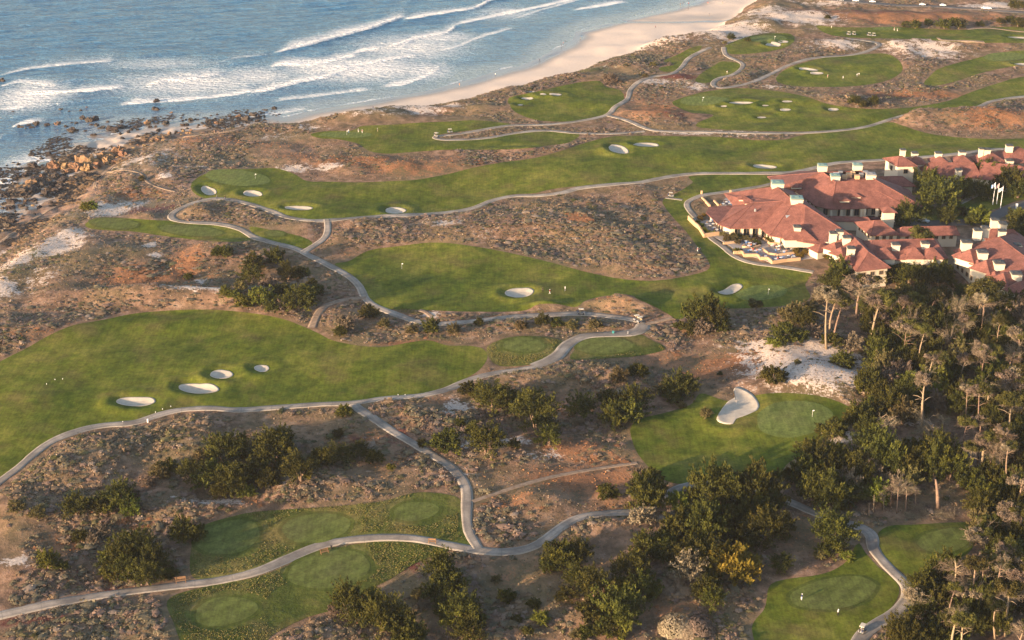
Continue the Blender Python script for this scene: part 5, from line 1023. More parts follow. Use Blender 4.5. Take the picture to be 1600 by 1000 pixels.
# the grey mounded shrub at the bottom
x, y, z = [float(v) for v in G(1073, 985)]; o = empty('mounded_shrub', (x, y, z)); tagit(o, 'large smooth grey mounded shrub at the bottom edge beside the fairway', 'shrub')
for dx_, dy_, s_ in ((-2.3, 0.6, 4.4), (2.6, -0.4, 4.2), (0.5, -0.8, 3.6)):
    r = np.random.default_rng(int(s_ * 10)); d = r.normal(size=(2600, 3)); d[:, 2] = np.abs(d[:, 2]) * 0.8 - .1; d /= np.linalg.norm(d, axis=1)[:, None]; V, F = quads(d * (1, 1, .8) * r.uniform(.97, 1.01, (2600, 1)), d * 2, 0.05, r, 0.3)
    c = link('crown', npmesh('crown', V * s_, F), o, MAT['grey_twigs']); c.location = (dx_, dy_, 0)
# ------------------------------------------------------------------ the clubhouse and hotel
BZ0 = 0.6
def P(px, py, h): 
    a, b = W(px, py, BZ0 + h); return Vector((float(a), float(b), BZ0 + h))
class Bld:
    def __init__(s, name, at, label):
        p = P(*at, 0); s.o = empty(name, p); s.org = p; tagit(s.o, label, 'building'); s.roofmb = MB(); s.wallmb = MB(); s.trim = s.roofmb
    def loc(s, v): return v - s.org
    def facet(s, pts, th=0.28):
        Q = [s.loc(p if isinstance(p, Vector) else P(*p)) for p in pts]; n = len(Q); nr = Vector((0, 0, 0))
        for i in range(n): nr += Q[i].cross(Q[(i + 1) % n])
        if nr.z < 0: Q = Q[::-1]
        D = [q - Vector((0, 0, th)) for q in Q]; F = [tuple(range(n)), tuple(range(2 * n - 1, n - 1, -1))] + [(i, n + i, n + (i + 1) % n, (i + 1) % n) for i in range(n)]
        s.roofmb.add(Q + D, F)
    def ridge(s, a, b, r=0.16): s.trim.tube([s.loc(a), s.loc(b)], r, 5)
    def wall(s, ring, top, bot=-1.5, inset=1.2, win=None, skip=()):
        """ring: world points (eave line, counter-clockwise or not)"""
        c = sum((p for p in ring), Vector()) / len(ring); n = len(ring); area = sum(ring[i].x * ring[(i + 1) % n].y - ring[(i + 1) % n].x * ring[i].y for i in range(n))
        if area < 0: ring = ring[::-1]
        Q = []
        for i in range(n):
            a, b, d = ring[i - 1], ring[i], ring[(i + 1) % n]; e1 = (b - a); e2 = (d - b); e1.z = e2.z = 0; e1.normalize(); e2.normalize()
            n1_ = Vector((-e1.y, e1.x, 0)); n2_ = Vector((-e2.y, e2.x, 0)); m = n1_ + n2_; m = m / max(0.35, m.dot(n1_)) if m.length > 1e-4 else n1_
            Q.append(Vector((b.x, b.y, 0)) + m * inset)
        V = [s.loc(Vector((q.x, q.y, BZ0 + bot))) for q in Q] + [s.loc(Vector((q.x, q.y, BZ0 + top))) for q in Q]
        s.wallmb.add(V, [(i, (i + 1) % n, n + (i + 1) % n, n + i) for i in range(n)] + [tuple(range(n, 2 * n))])
        if win:
            for i in range(n):
                a, b = Q[i], Q[(i + 1) % n]; t = (b - a); L = t.length; t.normalize(); out_ = Vector((t.y, -t.x, 0)); cam_ = Vector((0, 0, 0)) - (a + b) / 2; cam_.z = 0; cam_.normalize()
                if out_.dot(cam_) < 0.12 or L < 3: continue
                step, ww, rows = win; m = int((L - 1.2) / step)
                for k in range(m):
                    for (zb, hh) in rows:
                        if zb + hh > top - 0.2: continue
                        c = a + t * (L / 2 + (k - (m - 1) / 2) * step) + out_ * 0.06; s.window(c + Vector((0, 0, BZ0 + zb + hh / 2)), math.atan2(t.y, t.x), ww, hh)
    def window(s, c, rz, w, h):
        m = MB(); 
        for sx_ in (-1, 1): m.box((sx_ * w / 2, 0, 0), (0.14, 0.16, h + .14))
        for sz_ in (-1, 1): m.box((0, 0, sz_ * h / 2), (w - .14, 0.16, 0.14))
        m.box((0, 0, 0), (0.07, 0.12, h - .14)); f = m.build('window', MAT['frame'], s.o); f.location = s.loc(c); f.rotation_euler = (0, 0, rz)
        g_ = MB(); g_.box((0, 0.02, 0), (w - .14, 0.06, h - .14)); g_.build('pane', MAT['glass'], f)
    def wing(s, a, b, d, e, r, hl=3.0, hr=3.0, along='ab', win=(3.2, 1.5, ((0.9, 1.5), (4.2, 1.4))), walls=True, over=0.9):
        A, B_, D = P(*a, e), P(*b, e), P(*d, e)
        n_ = D - A; t = B_ - A; C = B_ + n_
        if along == 'ad': A, B_, C, D = B_, C, D, A
        t = (B_ - A); n_ = (D - A); u = t.normalized(); m0 = A + n_ * 0.5 + u * hl; m1 = B_ + n_ * 0.5 - u * hr; m0.z = m1.z = BZ0 + r
        s.facet([A, B_, m1, m0]); s.facet([C, D, m0, m1]); s.facet([D, A, m0]) if hl > 0.05 else None; s.facet([B_, C, m1]) if hr > 0.05 else None
        s.ridge(m0, m1)
        for x_, y_ in ((A, m0), (B_, m1), (C, m1), (D, m0)): s.ridge(x_, y_, 0.11)
        if hl <= 0.05 or hr <= 0.05:
            for x_, y_, mm in ((D, A, m0), (B_, C, m1)):
                s.wallmb.add([s.loc(x_), s.loc(y_), s.loc(mm)], [(0, 1, 2)])
        if walls: s.wall([A, B_, C, D], e - 0.05, inset=over, win=win)
        return A, B_, C, D, m0, m1
    def pyr(s, px, py, zb, w, h, rz=0.0, l=None, wallh=0, ridge_=0.0):
        c = P(px, py, zb); l = l or w; ca, sa = math.cos(rz), math.sin(rz); cs = [Vector((c.x + x * ca - y * sa, c.y + x * sa + y * ca, c.z)) for x, y in ((-w / 2, -l / 2), (w / 2, -l / 2), (w / 2, l / 2), (-w / 2, l / 2))]
        a = c + Vector((0, 0, h)); r1 = a + Vector((ca, sa, 0)) * (-ridge_ / 2); r2 = a + Vector((ca, sa, 0)) * ridge_ / 2
        s.facet([cs[0], cs[1], r2, r1]) if ridge_ else s.facet([cs[0], cs[1], a]); s.facet([cs[1], cs[2], r2]); s.facet([cs[2], cs[3], r1, r2]) if ridge_ else s.facet([cs[2], cs[3], a]); s.facet([cs[3], cs[0], r1])
        if wallh: s.wall(cs, zb - 0.05, zb - wallh, 0.5)
    def chimney(s, px, py, zb, w, h, cap='dark_cap', rz=-0.05, l=None):
        w *= 0.88; h *= 0.78; c = s.loc(P(px, py, zb)); l = l or w; m = MB(); m.box((0, 0, h / 2 - .5), (w, l, h + 1.0)); m.box((0, 0, h + 0.12), (w + .35, l + .35, 0.24)); ch = m.build('chimney', MAT['cream_stucco'], s.o); ch.location = c + Vector((0, l / 2, 0)); ch.rotation_euler = (0, 0, rz)
        m = MB(); m.box((0, 0, h + 0.40), (w * .82, l * .82, 0.32)); m.box((0, 0, h + 0.66), (w + .4, l + .4, 0.22), 0, 0, 0.8); m.box((0, 0, h + .84), (w * .3, l * .3, 0.2)); m.build('chimney_cap', MAT[cap], ch)
    def done(s):
        s.roofmb.build('roof', MAT['tile'], s.o); s.wallmb.build('wall', MAT['cream_stucco'], s.o)

e, r_ = 4.5, 12.0
B = Bld('clubhouse', (1290, 330), 'large rambling clubhouse with hipped red roofs, green-capped chimneys, facing the terrace')
B.facet([(1131,302,e),(1213,291,r_),(1241,315,r_),(1224,314,11),(1178,317,8.8),(1146,321,e)])
B.facet([(1108,323,e),(1146,321,e),(1178,317,8.8),(1122,350,e),(1103,332,e)])
B.facet([(1178,317,8.8),(1140,357,e),(1122,350,e)])
B.facet([(1178,317,8.8),(1224,314,11),(1187,356,e),(1140,357,e)])
B.facet([(1224,314,11),(1241,315,r_),(1203,368,e),(1187,356,e)])
B.facet([(1241,315,r_),(1258,321,r_),(1300,385,3.2),(1255,378,e),(1203,368,e)])
B.facet([(1258,321,r_),(1340,374,e),(1300,385,3.2)])
B.facet([(1213,291,r_),(1258,321,r_),(1340,374,e),(1305,347,e),(1270,322,e + .6),(1238,298,7)])
for a_, b_ in (((1213,291,r_),(1241,315,r_)),((1241,315,r_),(1258,321,r_)),((1258,321,r_),(1340,374,e)),((1178,317,8.8),(1140,357,e)),((1224,314,11),(1187,356,e)),((1241,315,r_),(1203,368,e)),((1178,317,8.8),(1224,314,11)),((1178,317,8.8),(1122,350,e))): B.ridge(P(*a_), P(*b_))
B.wall([P(*q) for q in ((1135,303,e),(1150,320,e),(1113,325,e),(1107,332,e),(1124,349,e),(1141,355,e),(1187,354,e),(1203,366,e),(1255,375,e),(1300,383,e),(1335,373,e),(1303,347,e),(1270,322,e),(1215,300,e))], e - .3, inset=2.6, win=(2.7, 1.8, ((0.3, 2.9),)))
# hall front: piers and tall glazing
def piers(a, b, n, hh=4.1, glaze=True):
    A, C = P(*a, 0), P(*b, 0); t = C - A; L = t.length; u = t.normalized(); rz = math.atan2(u.y, u.x)
    for k in range(n):
        m = MB(); m.box((0, 0, hh / 2), (0.95, 0.95, hh)); p = m.build('pier', MAT['cream_stucco'], B.o); p.location = B.loc(A + t * (k / (n - 1))); p.rotation_euler = (0, 0, rz)
        if glaze and k < n - 1: B.window(A + t * ((k + .5) / (n - 1)) + Vector((-u.y, u.x, 0)) * 0.4 + Vector((0, 0, 1.8)), rz, L / (n - 1) - 1.3, 2.9)
piers((1112,346), (1130,358), 3); piers((1131,359), (1142,370), 2); piers((1145,371), (1187,370), 4); piers((1208,380), (1240,384), 4); piers((1245,386), (1262,384), 3)
# second hall around its roof well
B.facet([(1306,284,r_),(1368,281,r_),(1441,322,e),(1300,327,e)])
B.facet([(1286,269,r_),(1306,284,r_),(1300,327,e),(1275,322,e),(1243,299,5.5),(1217,292,7),(1199,276,e)])
B.facet([(1199,276,e),(1250,267,e),(1286,269,r_)])
B.facet([(1286,269,r_),(1345,267,r_),(1368,281,r_),(1306,284,r_)][::1], 0.5) if False else None
B.facet([(1286,271,r_ - 1.2),(1345,269,r_ - 1.2),(1368,283,r_ - 1.2),(1306,286,r_ - 1.2)])
B.facet([(1345,267,r_),(1420,296,e),(1441,322,e),(1368,281,r_)])
B.facet([(1286,269,r_),(1345,267,r_),(1420,296,e),(1360,284,e - 1),(1250,267,e)])
B.facet([(1368,297,9.2),(1347,325,4.0),(1426,326,4.0)]); B.facet([(1368,297,9.2),(1347,325,4.0),(1338,318,5.0)]); B.facet([(1368,297,9.2),(1426,326,4.0),(1410,316,4.6)])
for a_, b_ in (((1306,284,r_),(1368,281,r_)),((1368,281,r_),(1441,322,e)),((1306,284,r_),(1300,327,e)),((1286,269,r_),(1306,284,r_)),((1368,297,9.2),(1426,326,4.0)),((1368,297,9.2),(1347,325,4.0)),((1286,269,r_),(1345,267,r_)),((1345,267,r_),(1368,281,r_)),((1286,269,r_),(1199,276,e))): B.ridge(P(*a_), P(*b_))
B.wall([P(*q) for q in ((1203,276,e),(1243,296,e),(1275,320,e),(1302,325,e),(1437,320,e),(1418,297,e),(1345,285,e),(1250,268,e))], e - .3, inset=1.6, win=(3.4, 1.8, ((0.5, 2.6),)))
piers((1298,342), (1345,341), 4, glaze=False); piers((1350,342), (1425,341), 5, glaze=False)
for k_ in range(9): # plant and rails in the roof well
    m = MB(); m.box((0, 0, .7), (random.uniform(1, 2.4), random.uniform(1, 2), random.uniform(1.0, 1.8))); q_ = m.build('roof_plant', MAT[random.choice(['grey', 'white', 'terrace_wall'])], B.o); q_.location = B.loc(P(1300 + 6.5 * k_, 279 - (k_ % 3) * 3, r_ - 1.1))
for px_, py_, w_, h_, cp in ((1216,294,5.2,1.7,'copper'),(1246,319,5.0,1.9,'copper'),(1286,266,4.0,1.6,'copper'),(1306,282,4.0,1.6,'copper'),(1341,265,4.0,1.6,'copper'),(1362,280,4.0,1.6,'grey')): B.chimney(px_, py_, r_ - .4, w_, h_, cp)
B.chimney(1246, 364, 6.6, 2.9, 2.2)
B.pyr(1247, 368, 5.0, 12.0, 3.4, 0.0, 9.0, 3.2, 2.0)
for px_, py_, w_ in ((1337,305,3.0),(1319,311,3.0),(1162,309,3.2),(1172,315,3.4),(1186,314,3.2),(1244,290,3.4)): B.pyr(px_, py_, 8.0, w_ + 1.6, 1.0, 0, 3.6, 1.0)
m = MB(); m.box((0, 0, 0), (2.6, 2.8, .2)); q_ = m.build('skylight', MAT['skylight'], B.o); q_.location = B.loc(P(1234, 341, 8.35)); q_.rotation_euler = (0.55, 0, 0.1)
m = MB(); m.cyl((0, 0, 0), .5, 1.0, 8, r2=.35); m.build('roof_vent', MAT['grey'], B.o).location = B.loc(P(1180, 330, 8.3))
# pavilion, cupola tower
B.wing((1360,368), (1407,367), (1334,347), 5.6, 8.8, 4.5, 4.5, win=(2.6, 1.3, ((3.6, 1.4),)))
B.wing((1300,345), (1362,347), (1296,338), 4.0, 5.0, 1, 1, win=None)
p_ = P(1388, 352, 2.5); m = MB(); m.box((0, 0, 2.2), (4.0, 4.0, 6.4)); m.box((0, 0, 1.6), (4.5, 4.5, .3)); t_ = m.build('cupola_tower', MAT['cream_stucco'], B.o); t_.location = B.loc(p_) + Vector((0, 2, 0)); m = MB(); m.box((0, 0, 6.2), (5.8, 5.8, 1.6), 0, 0, 0.04); m.box((0, 0, 5.35), (5.8, 5.8, .16)); m.build('cupola_roof', MAT['tile'], t_)
B.pyr(1282, 388, 3.2, 7.5, 2.0, 0.5, 6.0, 3.0)
B.done()

B = Bld('lodge', (1480, 280), 'long low red-roofed lodge with square cream tower behind the clubhouse')
B.wing((1402,260), (1434,259.5), (1379,247), 9.6, 12.2, 3.6, 3.6, win=(5.0, 1.7, ((6.2, 1.9),)))
B.wing((1395,291), (1432,291), (1366,276), 3.6, 5.8, 2, 2, win=(3.4, 1.5, ((0.9, 1.6),)))
B.wing((1450,278), (1535,278), (1436,262), 4.6, 9.0, 2, 2)
B.wing((1528,279), (1640,292), (1520,259), 4.6, 9.4, 2, 0)
B.pyr(1467, 252, 8.2, 8, 2.6, 0, 8); B.pyr(1503, 251, 8.2, 8, 2.6, 0, 8); B.pyr(1430, 252, 7.6, 8, 2.6, 0, 8); B.pyr(1545, 250, 7.8, 13, 3.8, .2, 11); B.pyr(1588, 246, 7.8, 19, 5.0, .2, 14)
for px_, py_, zb_, w_, h_ in ((1411,243,9.6,2.4,2.4),(1430,246,9.4,2.8,1.6),(1467,246,10,2.9,1.6),(1504,244,10,2.9,1.6),(1533,243,10,2.0,3.0),(1543,240,11,2.9,1.5),(1578,235,12,3.0,1.8),(1498,276,5.2,2.7,3.0),(1577,266,5.5,3.2,4.6)): B.chimney(px_, py_, zb_, w_, h_)
B.done()

B = Bld('hotel_wing', (1370, 410), 'red-roofed hotel wing with four white chimneys stepping along its left side')
B.wing((1338,424), (1392,418), (1299,382), 7.0, 11.2, 6, 2, 'ad', win=(3.4, 1.5, ((1.2, 1.5), (4.4, 1.4))))
B.wing((1352,408), (1482,404), (1338,377), 7.0, 11.0, 4, 4)
B.wing((1405,369), (1500,367), (1401,358), 5.0, 7.2, 1.5, 1.5, win=(2.8, 1.3, ((3.2, 1.3),)))
for px_, py_, rz_ in ((1381,398,0.0),(1427,398,0.0),(1455,398,0)): B.pyr(px_, py_, 8.0, 7.5, 2.8, rz_, 8, 2.4, 1.0)
for px_, py_, rz_ in ((1303,387,.8),(1313,395,.8),(1327,407,.8)): B.pyr(px_, py_, 7.8, 6.0, 2.2, rz_, 6.5, 2.2)
for px_, py_ in ((1412,402),(1440,402)): B.pyr(px_, py_, 7.6, 3.6, 1.3, 0, 4, 1.3)
for px_, py_, zb_, w_, h_ in ((1302,377,8,2.8,3.2),(1312,374,8.5,2.8,3.2),(1323,384,8.5,3.0,3.2),(1330,401,8.5,2.9,3.2),(1400,393,8.6,3.0,2.6),(1446,391,8.6,3.0,2.6)): B.chimney(px_, py_, zb_, w_, h_)
B.done()

B = Bld('hotel_wing', (1550, 400), 'right-hand hotel wing running diagonally to the photo edge, many chimneys')
B.wing((1563,452), (1668,420), (1489,391), 7.0, 12.0, 2, 9, 'ad', win=(3.6, 1.5, ((1.2, 1.5), (4.4, 1.4))))
for px_, py_ in ((1516,401),(1541,418),(1568,438),(1594,452)): B.pyr(px_, py_, 8.6, 9.0, 3.0, .75, 8.5, 2.6, 1.5)
for px_, py_ in ((1500,399),(1527,412),(1553,430)): B.pyr(px_, py_, 7.8, 4.0, 1.6, .75, 4.5, 1.3)
B.wing((1600,462), (1680,470), (1588,440), 6.0, 9.5, 3, 3)
for px_, py_, zb_, w_, h_ in ((1511,389,9,3.8,2.4),(1536,405,9,3.8,2.4),(1562,422,9,3.8,2.4),(1589,439,9,3.8,2.4),(1528,372,11,3.0,3.0),(1540,368,11,2.8,3.0),(1555,354,9,3.0,2.6),(1567,362,8.5,3.0,3.2),(1566,373,9,2.8,3.0),(1590,395,8,2.8,3.0)): B.chimney(px_, py_, zb_, w_, h_)
B.wing((1540,375), (1600,378), (1532,362), 6.2, 9.2, 3, 3, win=None)
B.done()
B = Bld('small_building', (1600, 495), 'small pale building half hidden among trees at right edge')
B.wing((1588,470), (1640,474), (1582,462), 4.5, 6.5, 2, 0); B.done()

# ------------------------------------------------------------------ terrace
def poly_slab(name, pts, h, th, mat, kind='structure'):
    Q = [Vector((*[float(v) for v in W(a, b, BZ0 + h)], BZ0 + h)) for a, b in pts]; n = len(Q)
    if sum(Q[i].x * Q[(i + 1) % n].y - Q[(i + 1) % n].x * Q[i].y for i in range(n)) < 0: Q = Q[::-1]
    m = MB(); m.add(Q + [q - Vector((0, 0, th)) for q in Q], [tuple(range(n)), tuple(range(2 * n - 1, n - 1, -1))] + [(i, n + i, n + (i + 1) % n, (i + 1) % n) for i in range(n)]); o = m.build(name, MAT[mat]); 
    if kind: o['kind'] = kind
    return o
poly_slab('terrace', [(1092,347),(1105,343),(1145,366),(1200,378),(1250,386),(1296,394),(1275,403),(1250,406),(1207,411),(1188,404),(1163,398),(1150,391),(1136,381),(1118,371),(1100,362)], .12, .5, 'paving')
poly_slab('terrace', [(1118,319),(1135,309),(1146,318),(1126,324)], .12, .5, 'paving')
poly_slab('courtyard', [(1300,338),(1345,336),(1400,340),(1445,342),(1490,346),(1488,352),(1400,356),(1396,352),(1300,346)], .06, .5, 'asphalt')
def low_wall(pts, label, h=0.9, th=0.6):
    m = MB(); Q = [P(a, b, 0) for a, b in pts]
    for a, b in zip(Q[:-1], Q[1:]):
        c = (a + b) / 2; L = (b - a).length; m.box((c.x - Q[0].x, c.y - Q[0].y, h / 2 - .2), (L + th * .98, th, h + .4), math.atan2(b.y - a.y, b.x - a.x))
    o = m.build('terrace_wall', MAT['terrace_wall']); o.location = Q[0]; tagit(o, label, 'wall', 'terrace walls')
low_wall([(1076,343),(1086,353),(1092,358),(1100,371),(1122,368)], 'stepped tan stone wall at the left tip of the terrace', 1.6)
low_wall([(1131,382),(1148,380)], 'short tan wall beside the round planting of the terrace')
low_wall([(1147,397),(1160,396),(1163,401),(1184,401),(1188,406),(1200,406),(1207,412),(1228,409),(1249,407)], 'zigzag tan wall along the front edge of the terrace', 1.2)
low_wall([(1162,385),(1161,387),(1175,390),(1187,386)], 'curved tan wall behind the left terrace tables')
low_wall([(1192,391),(1201,398),(1215,400),(1240,397)], 'tan wall stepping through the middle of the terrace')
low_wall([(1193,375),(1203,382),(1222,384),(1262,381)], 'tan wall under the clubhouse windows on the terrace')
low_wall([(1097,311),(1109,323)], 'straight pale wall at the upper left lawn')
low_wall([(1116,316),(1122,322)], 'short pink wall by the small upper patio')
low_wall([(1255,398),(1275,402),(1300,402)], 'low pale wall at the right end of the terrace')
cluster('in terrace planters', [(1090,347,4,l_),(1096,352,4,l_),(1100,360,4.5,l_),(1106,363,4.5,l_),(1093,341,4,y_),(1100,335,3.5,y_),(1113,364,4,l_),(1118,365,3.5,o_),(1130,366,5,o_),(1136,373,6,o_),(1145,372,6,o_),(1155,371,6,c_),(1165,373,6,o_),(1175,375,6,o_),(1183,379,5,c_),(1152,378,5,o_),(1177,367,3.5,l_),(1188,364,4,l_),(1198,373,4,l_),(1206,377,4,l_),(1222,377,4,l_),(1232,379,4,l_),(1150,393,4,l_),(1156,391,4,l_)], 'plants in the terrace planters')
cluster('at right end of terrace', [(1243,393,5,y_),(1250,398,6,y_),(1257,394,6,y_),(1248,388,5,l_),(1259,376,6,o_),(1268,381,4,l_),(1288,401,4,y_),(1295,403,4,l_),(1302,405,3.5,l_),(1300,398,3,l_),(1311,414,5,c_),(1320,425,4,c_),(1307,407,4,l_)], 'plants at the right end of the terrace')
# ------------------------------------------------------------------ people (one continuous body each)
def body_mesh(name, arms, stride=0.12, bend=0.0):
    import bmesh
    J = {'pel': (0, 0, .95), 'chest': (0, -bend * .5, 1.28), 'neck': (0, -bend, 1.50), 'head': (0, -bend * 1.2, 1.66), 'top': (0, -bend * 1.25, 1.74),
         'hl': (-.10, 0, .90), 'kl': (-.12, -.02, .50), 'al': (-.13, stride, .09), 'tl': (-.13, stride - .16, .04), 'hr': (.10, 0, .90), 'kr': (.12, -.03, .50), 'ar': (.13, -stride, .09), 'tr': (.13, -stride - .16, .04),
         'sl': (-.19, -bend * .8, 1.42), 'sr': (.19, -bend * .8, 1.42), 'el': arms[0], 'wl': arms[1], 'er': arms[2], 'wr': arms[3]}
    Ed = [('pel', 'chest'), ('chest', 'neck'), ('neck', 'head'), ('head', 'top'), ('pel', 'hl'), ('hl', 'kl'), ('kl', 'al'), ('al', 'tl'), ('pel', 'hr'), ('hr', 'kr'), ('kr', 'ar'), ('ar', 'tr'), ('chest', 'sl'), ('sl', 'el'), ('el', 'wl'), ('chest', 'sr'), ('sr', 'er'), ('er', 'wr')]
    Rr = dict(pel=.155, chest=.17, neck=.062, head=.105, top=.08, hl=.10, kl=.07, al=.05, tl=.045, hr=.10, kr=.07, ar=.05, tr=.045, sl=.07, sr=.07, el=.048, wl=.036, er=.048, wr=.036)
    ks = list(J); me = bpy.data.meshes.new(name); me.from_pydata([J[k] for k in ks], [(ks.index(a), ks.index(b)) for a, b in Ed], []); o = bpy.data.objects.new(name, me); COL.objects.link(o)
    md = o.modifiers.new('s', 'SKIN'); sk = me.skin_vertices[0].data
    for i, k in enumerate(ks): sk[i].radius = (Rr[k], Rr[k] * (.8 if k in ('pel', 'chest') else 1)); sk[i].use_root = (k == 'pel')
    o.modifiers.new('u', 'SUBSURF').levels = 1
    dg = bpy.context.evaluated_depsgraph_get(); out_ = bpy.data.meshes.new_from_object(o.evaluated_get(dg)); bpy.data.objects.remove(o); bpy.data.meshes.remove(me)
    for k in range(4): out_.materials.append(None)
    for p in out_.polygons:
        c = p.center; p.use_smooth = True
        arm = abs(c.x) > 0.24; p.material_index = 3 if c.z < .10 else 1 if c.z < .98 and not (arm and c.z > .70) else 2 if c.z > 1.50 or (arm and c.z < 1.22) else 0
    out_.name = name; return out_
BODY = [body_mesh('person', ((-.27, .02, 1.15), (-.28, -.10, .92), (.27, .02, 1.15), (.28, -.08, .92))),
        body_mesh('person', ((-.24, -.15, 1.16), (-.06, -.32, .98), (.24, -.15, 1.16), (.04, -.34, .96)), .02, .12),
        body_mesh('person', ((-.27, .06, 1.15), (-.30, .14, .94), (.27, -.10, 1.16), (.28, -.25, 1.05)), .26)]
def hatm(): m = MB(); m.cyl((0, 0, 1.70), .125, .10, 10, r2=.09); m.cyl((0, -.05, 1.70), .17, .02, 10); return m.mesh('hat')
def hairm(): m = MB(); m.cyl((0, .02, 1.62), .118, .09, 10, r2=.12); m.cyl((0, .02, 1.71), .12, .07, 10, r2=.06); return m.mesh('hair')
def clubm(): m = MB(); m.tube([(.02, -.34, .98), (.10, -.62, .03)], .012, 5); m.box((.14, -.64, .03), (.12, .05, .05)); return m.mesh('club')
HAT, HAIR, CLUB = hatm(), hairm(), clubm()
def person(px, py, shirt, pants, label, pose=0, rz=0.0, hat='white', group=None, sc=1.0, pz=None):
    x, y, z = [float(v) for v in G(px, py)]
    if pz is not None: x, y = [float(v) for v in W(px, py, pz)]; z = pz
    o = bpy.data.objects.new('person', BODY[pose]); COL.objects.link(o); o.location = (x, y, z + .04); o.rotation_euler = (0, 0, rz); o.scale = (sc, sc, sc)
    for i, m in enumerate((shirt, pants, 'skin', 'black')): o.material_slots[i].link = 'OBJECT'; o.material_slots[i].material = MAT[m]
    h = bpy.data.objects.new('hat' if hat else 'hair', HAT if hat else HAIR); COL.objects.link(h); h.parent = o
    if not h.data.materials: h.data.materials.append(None)
    h.material_slots[0].link = 'OBJECT'; h.material_slots[0].material = MAT[hat or 'hair']; h.location = (0, -.10 if pose == 1 else 0, 0)
    tagit(o, label, 'person', group)
    if pose == 1:
        c = bpy.data.objects.new('golf_club', CLUB); COL.objects.link(c); c.location = (x, y, z + .04); c.rotation_euler = o.rotation_euler
        if not CLUB.materials: CLUB.materials.append(MAT['grey'])
        tagit(c, 'thin club held by ' + ' '.join(label.split()[:12]), 'golf club')
    return o
person(848, 456.5, 'black', 'black', 'golfer in black standing right of the middle fairway bunker', 0, .5, 'black')
person(859, 459.5, 'red', 'white', 'golfer in red shirt and pale trousers crossing the middle fairway', 2, 1.2)
person(883, 455, 'white', 'grey', 'golfer in white shirt walking right of the one in red', 2, -1.3)
person(1252, 938, 'navy', 'white', 'golfer in dark shirt addressing the ball on the bottom right tee', 1, 2.2)
person(1309, 962, 'white', 'black', 'golfer in white shirt standing right of the bottom tee', 0, 0.6)
person(1345, 990, 'white', 'teal', 'person in white top and teal shorts beside the bottom right path', 0, 1.0)
person(1090, 394, 'pink', 'white', 'person in pink crossing the lawn left of the terrace', 2, .8)
person(1094, 393, 'navy', 'black', 'person in dark clothes beside the one in pink', 2, .8, None)
person(545, 208, 'white', 'blue', 'golfer in white left on the coastal green', 0, .4); person(560, 207, 'grey', 'white', 'golfer in grey in the middle of the coastal green', 0, .4)
person(566, 208, 'pink', 'white', 'golfer in pink right on the coastal green', 1, .4); person(590, 206, 'navy', 'khaki', 'golfer in navy at the right end of the coastal green', 0, 2)
person(1293, 122, 'pink', 'khaki', 'golfer in pink on the upper right fairway near its bunkers', 0, .3); person(1317, 124, 'white', 'grey', 'golfer in white bending on the upper right fairway', 1, .3)
person(1339, 120, 'white', 'grey', 'left of two golfers in white at the right of the upper fairway', 0, .3); person(1342, 119, 'white', 'khaki', 'right of two golfers in white at the right of the upper fairway', 2, -.6)
person(1299, 45, 'white', 'khaki', 'golfer at left end of the farthest fairway', 0, .3); person(1397, 48, 'pink', 'white', 'left golfer on the farthest green', 0, .3); person(1402, 49, 'khaki', 'white', 'right golfer on the farthest green', 0, .3)
person(339, 311, 'grey', 'navy', 'left walker on the path below the left green', 2, 1.4, None); person(352, 312, 'black', 'navy', 'right walker on the path below the left green', 2, 1.4, 'black')
person(53, 282, 'navy', 'black', 'person standing on the sand between the left tide pools', 0, .4, None)
person(149, 298, 'black', 'navy', 'left walker where the coast paths meet', 2, 1.0, None); person(152, 297, 'grey', 'black', 'right walker where the coast paths meet', 2, 1.0, None)
BP = [(583,171,'navy'),(586,171,'grey'),(718,135,'orange'),(774,119,'white'),(819,88,'grey'),(843,97,'navy'),(877,73,'black'),(880,70,'red'),(883,67,'navy'),(907,63,'grey'),(1024,44,'red'),(1106,7,'red'),(1075,16,'navy'),(1063,8,'navy'),(1067,8,'grey'),(1129,6,'grey'),(1108,25,'navy'),(1076,8,'red')]
for i, (a, b, c) in enumerate(BP):
    person(a, b, c, random.choice(['navy', 'khaki', 'black']), f"beach walker in {c}, {pos_word(i, len(BP))} along the long beach", random.choice([0, 2]), random.uniform(0, 6), None, 'people on the beach')
person(1136, 115.5, 'white', 'khaki', 'person in white beside the upper looping path', 0, .4, 'red')

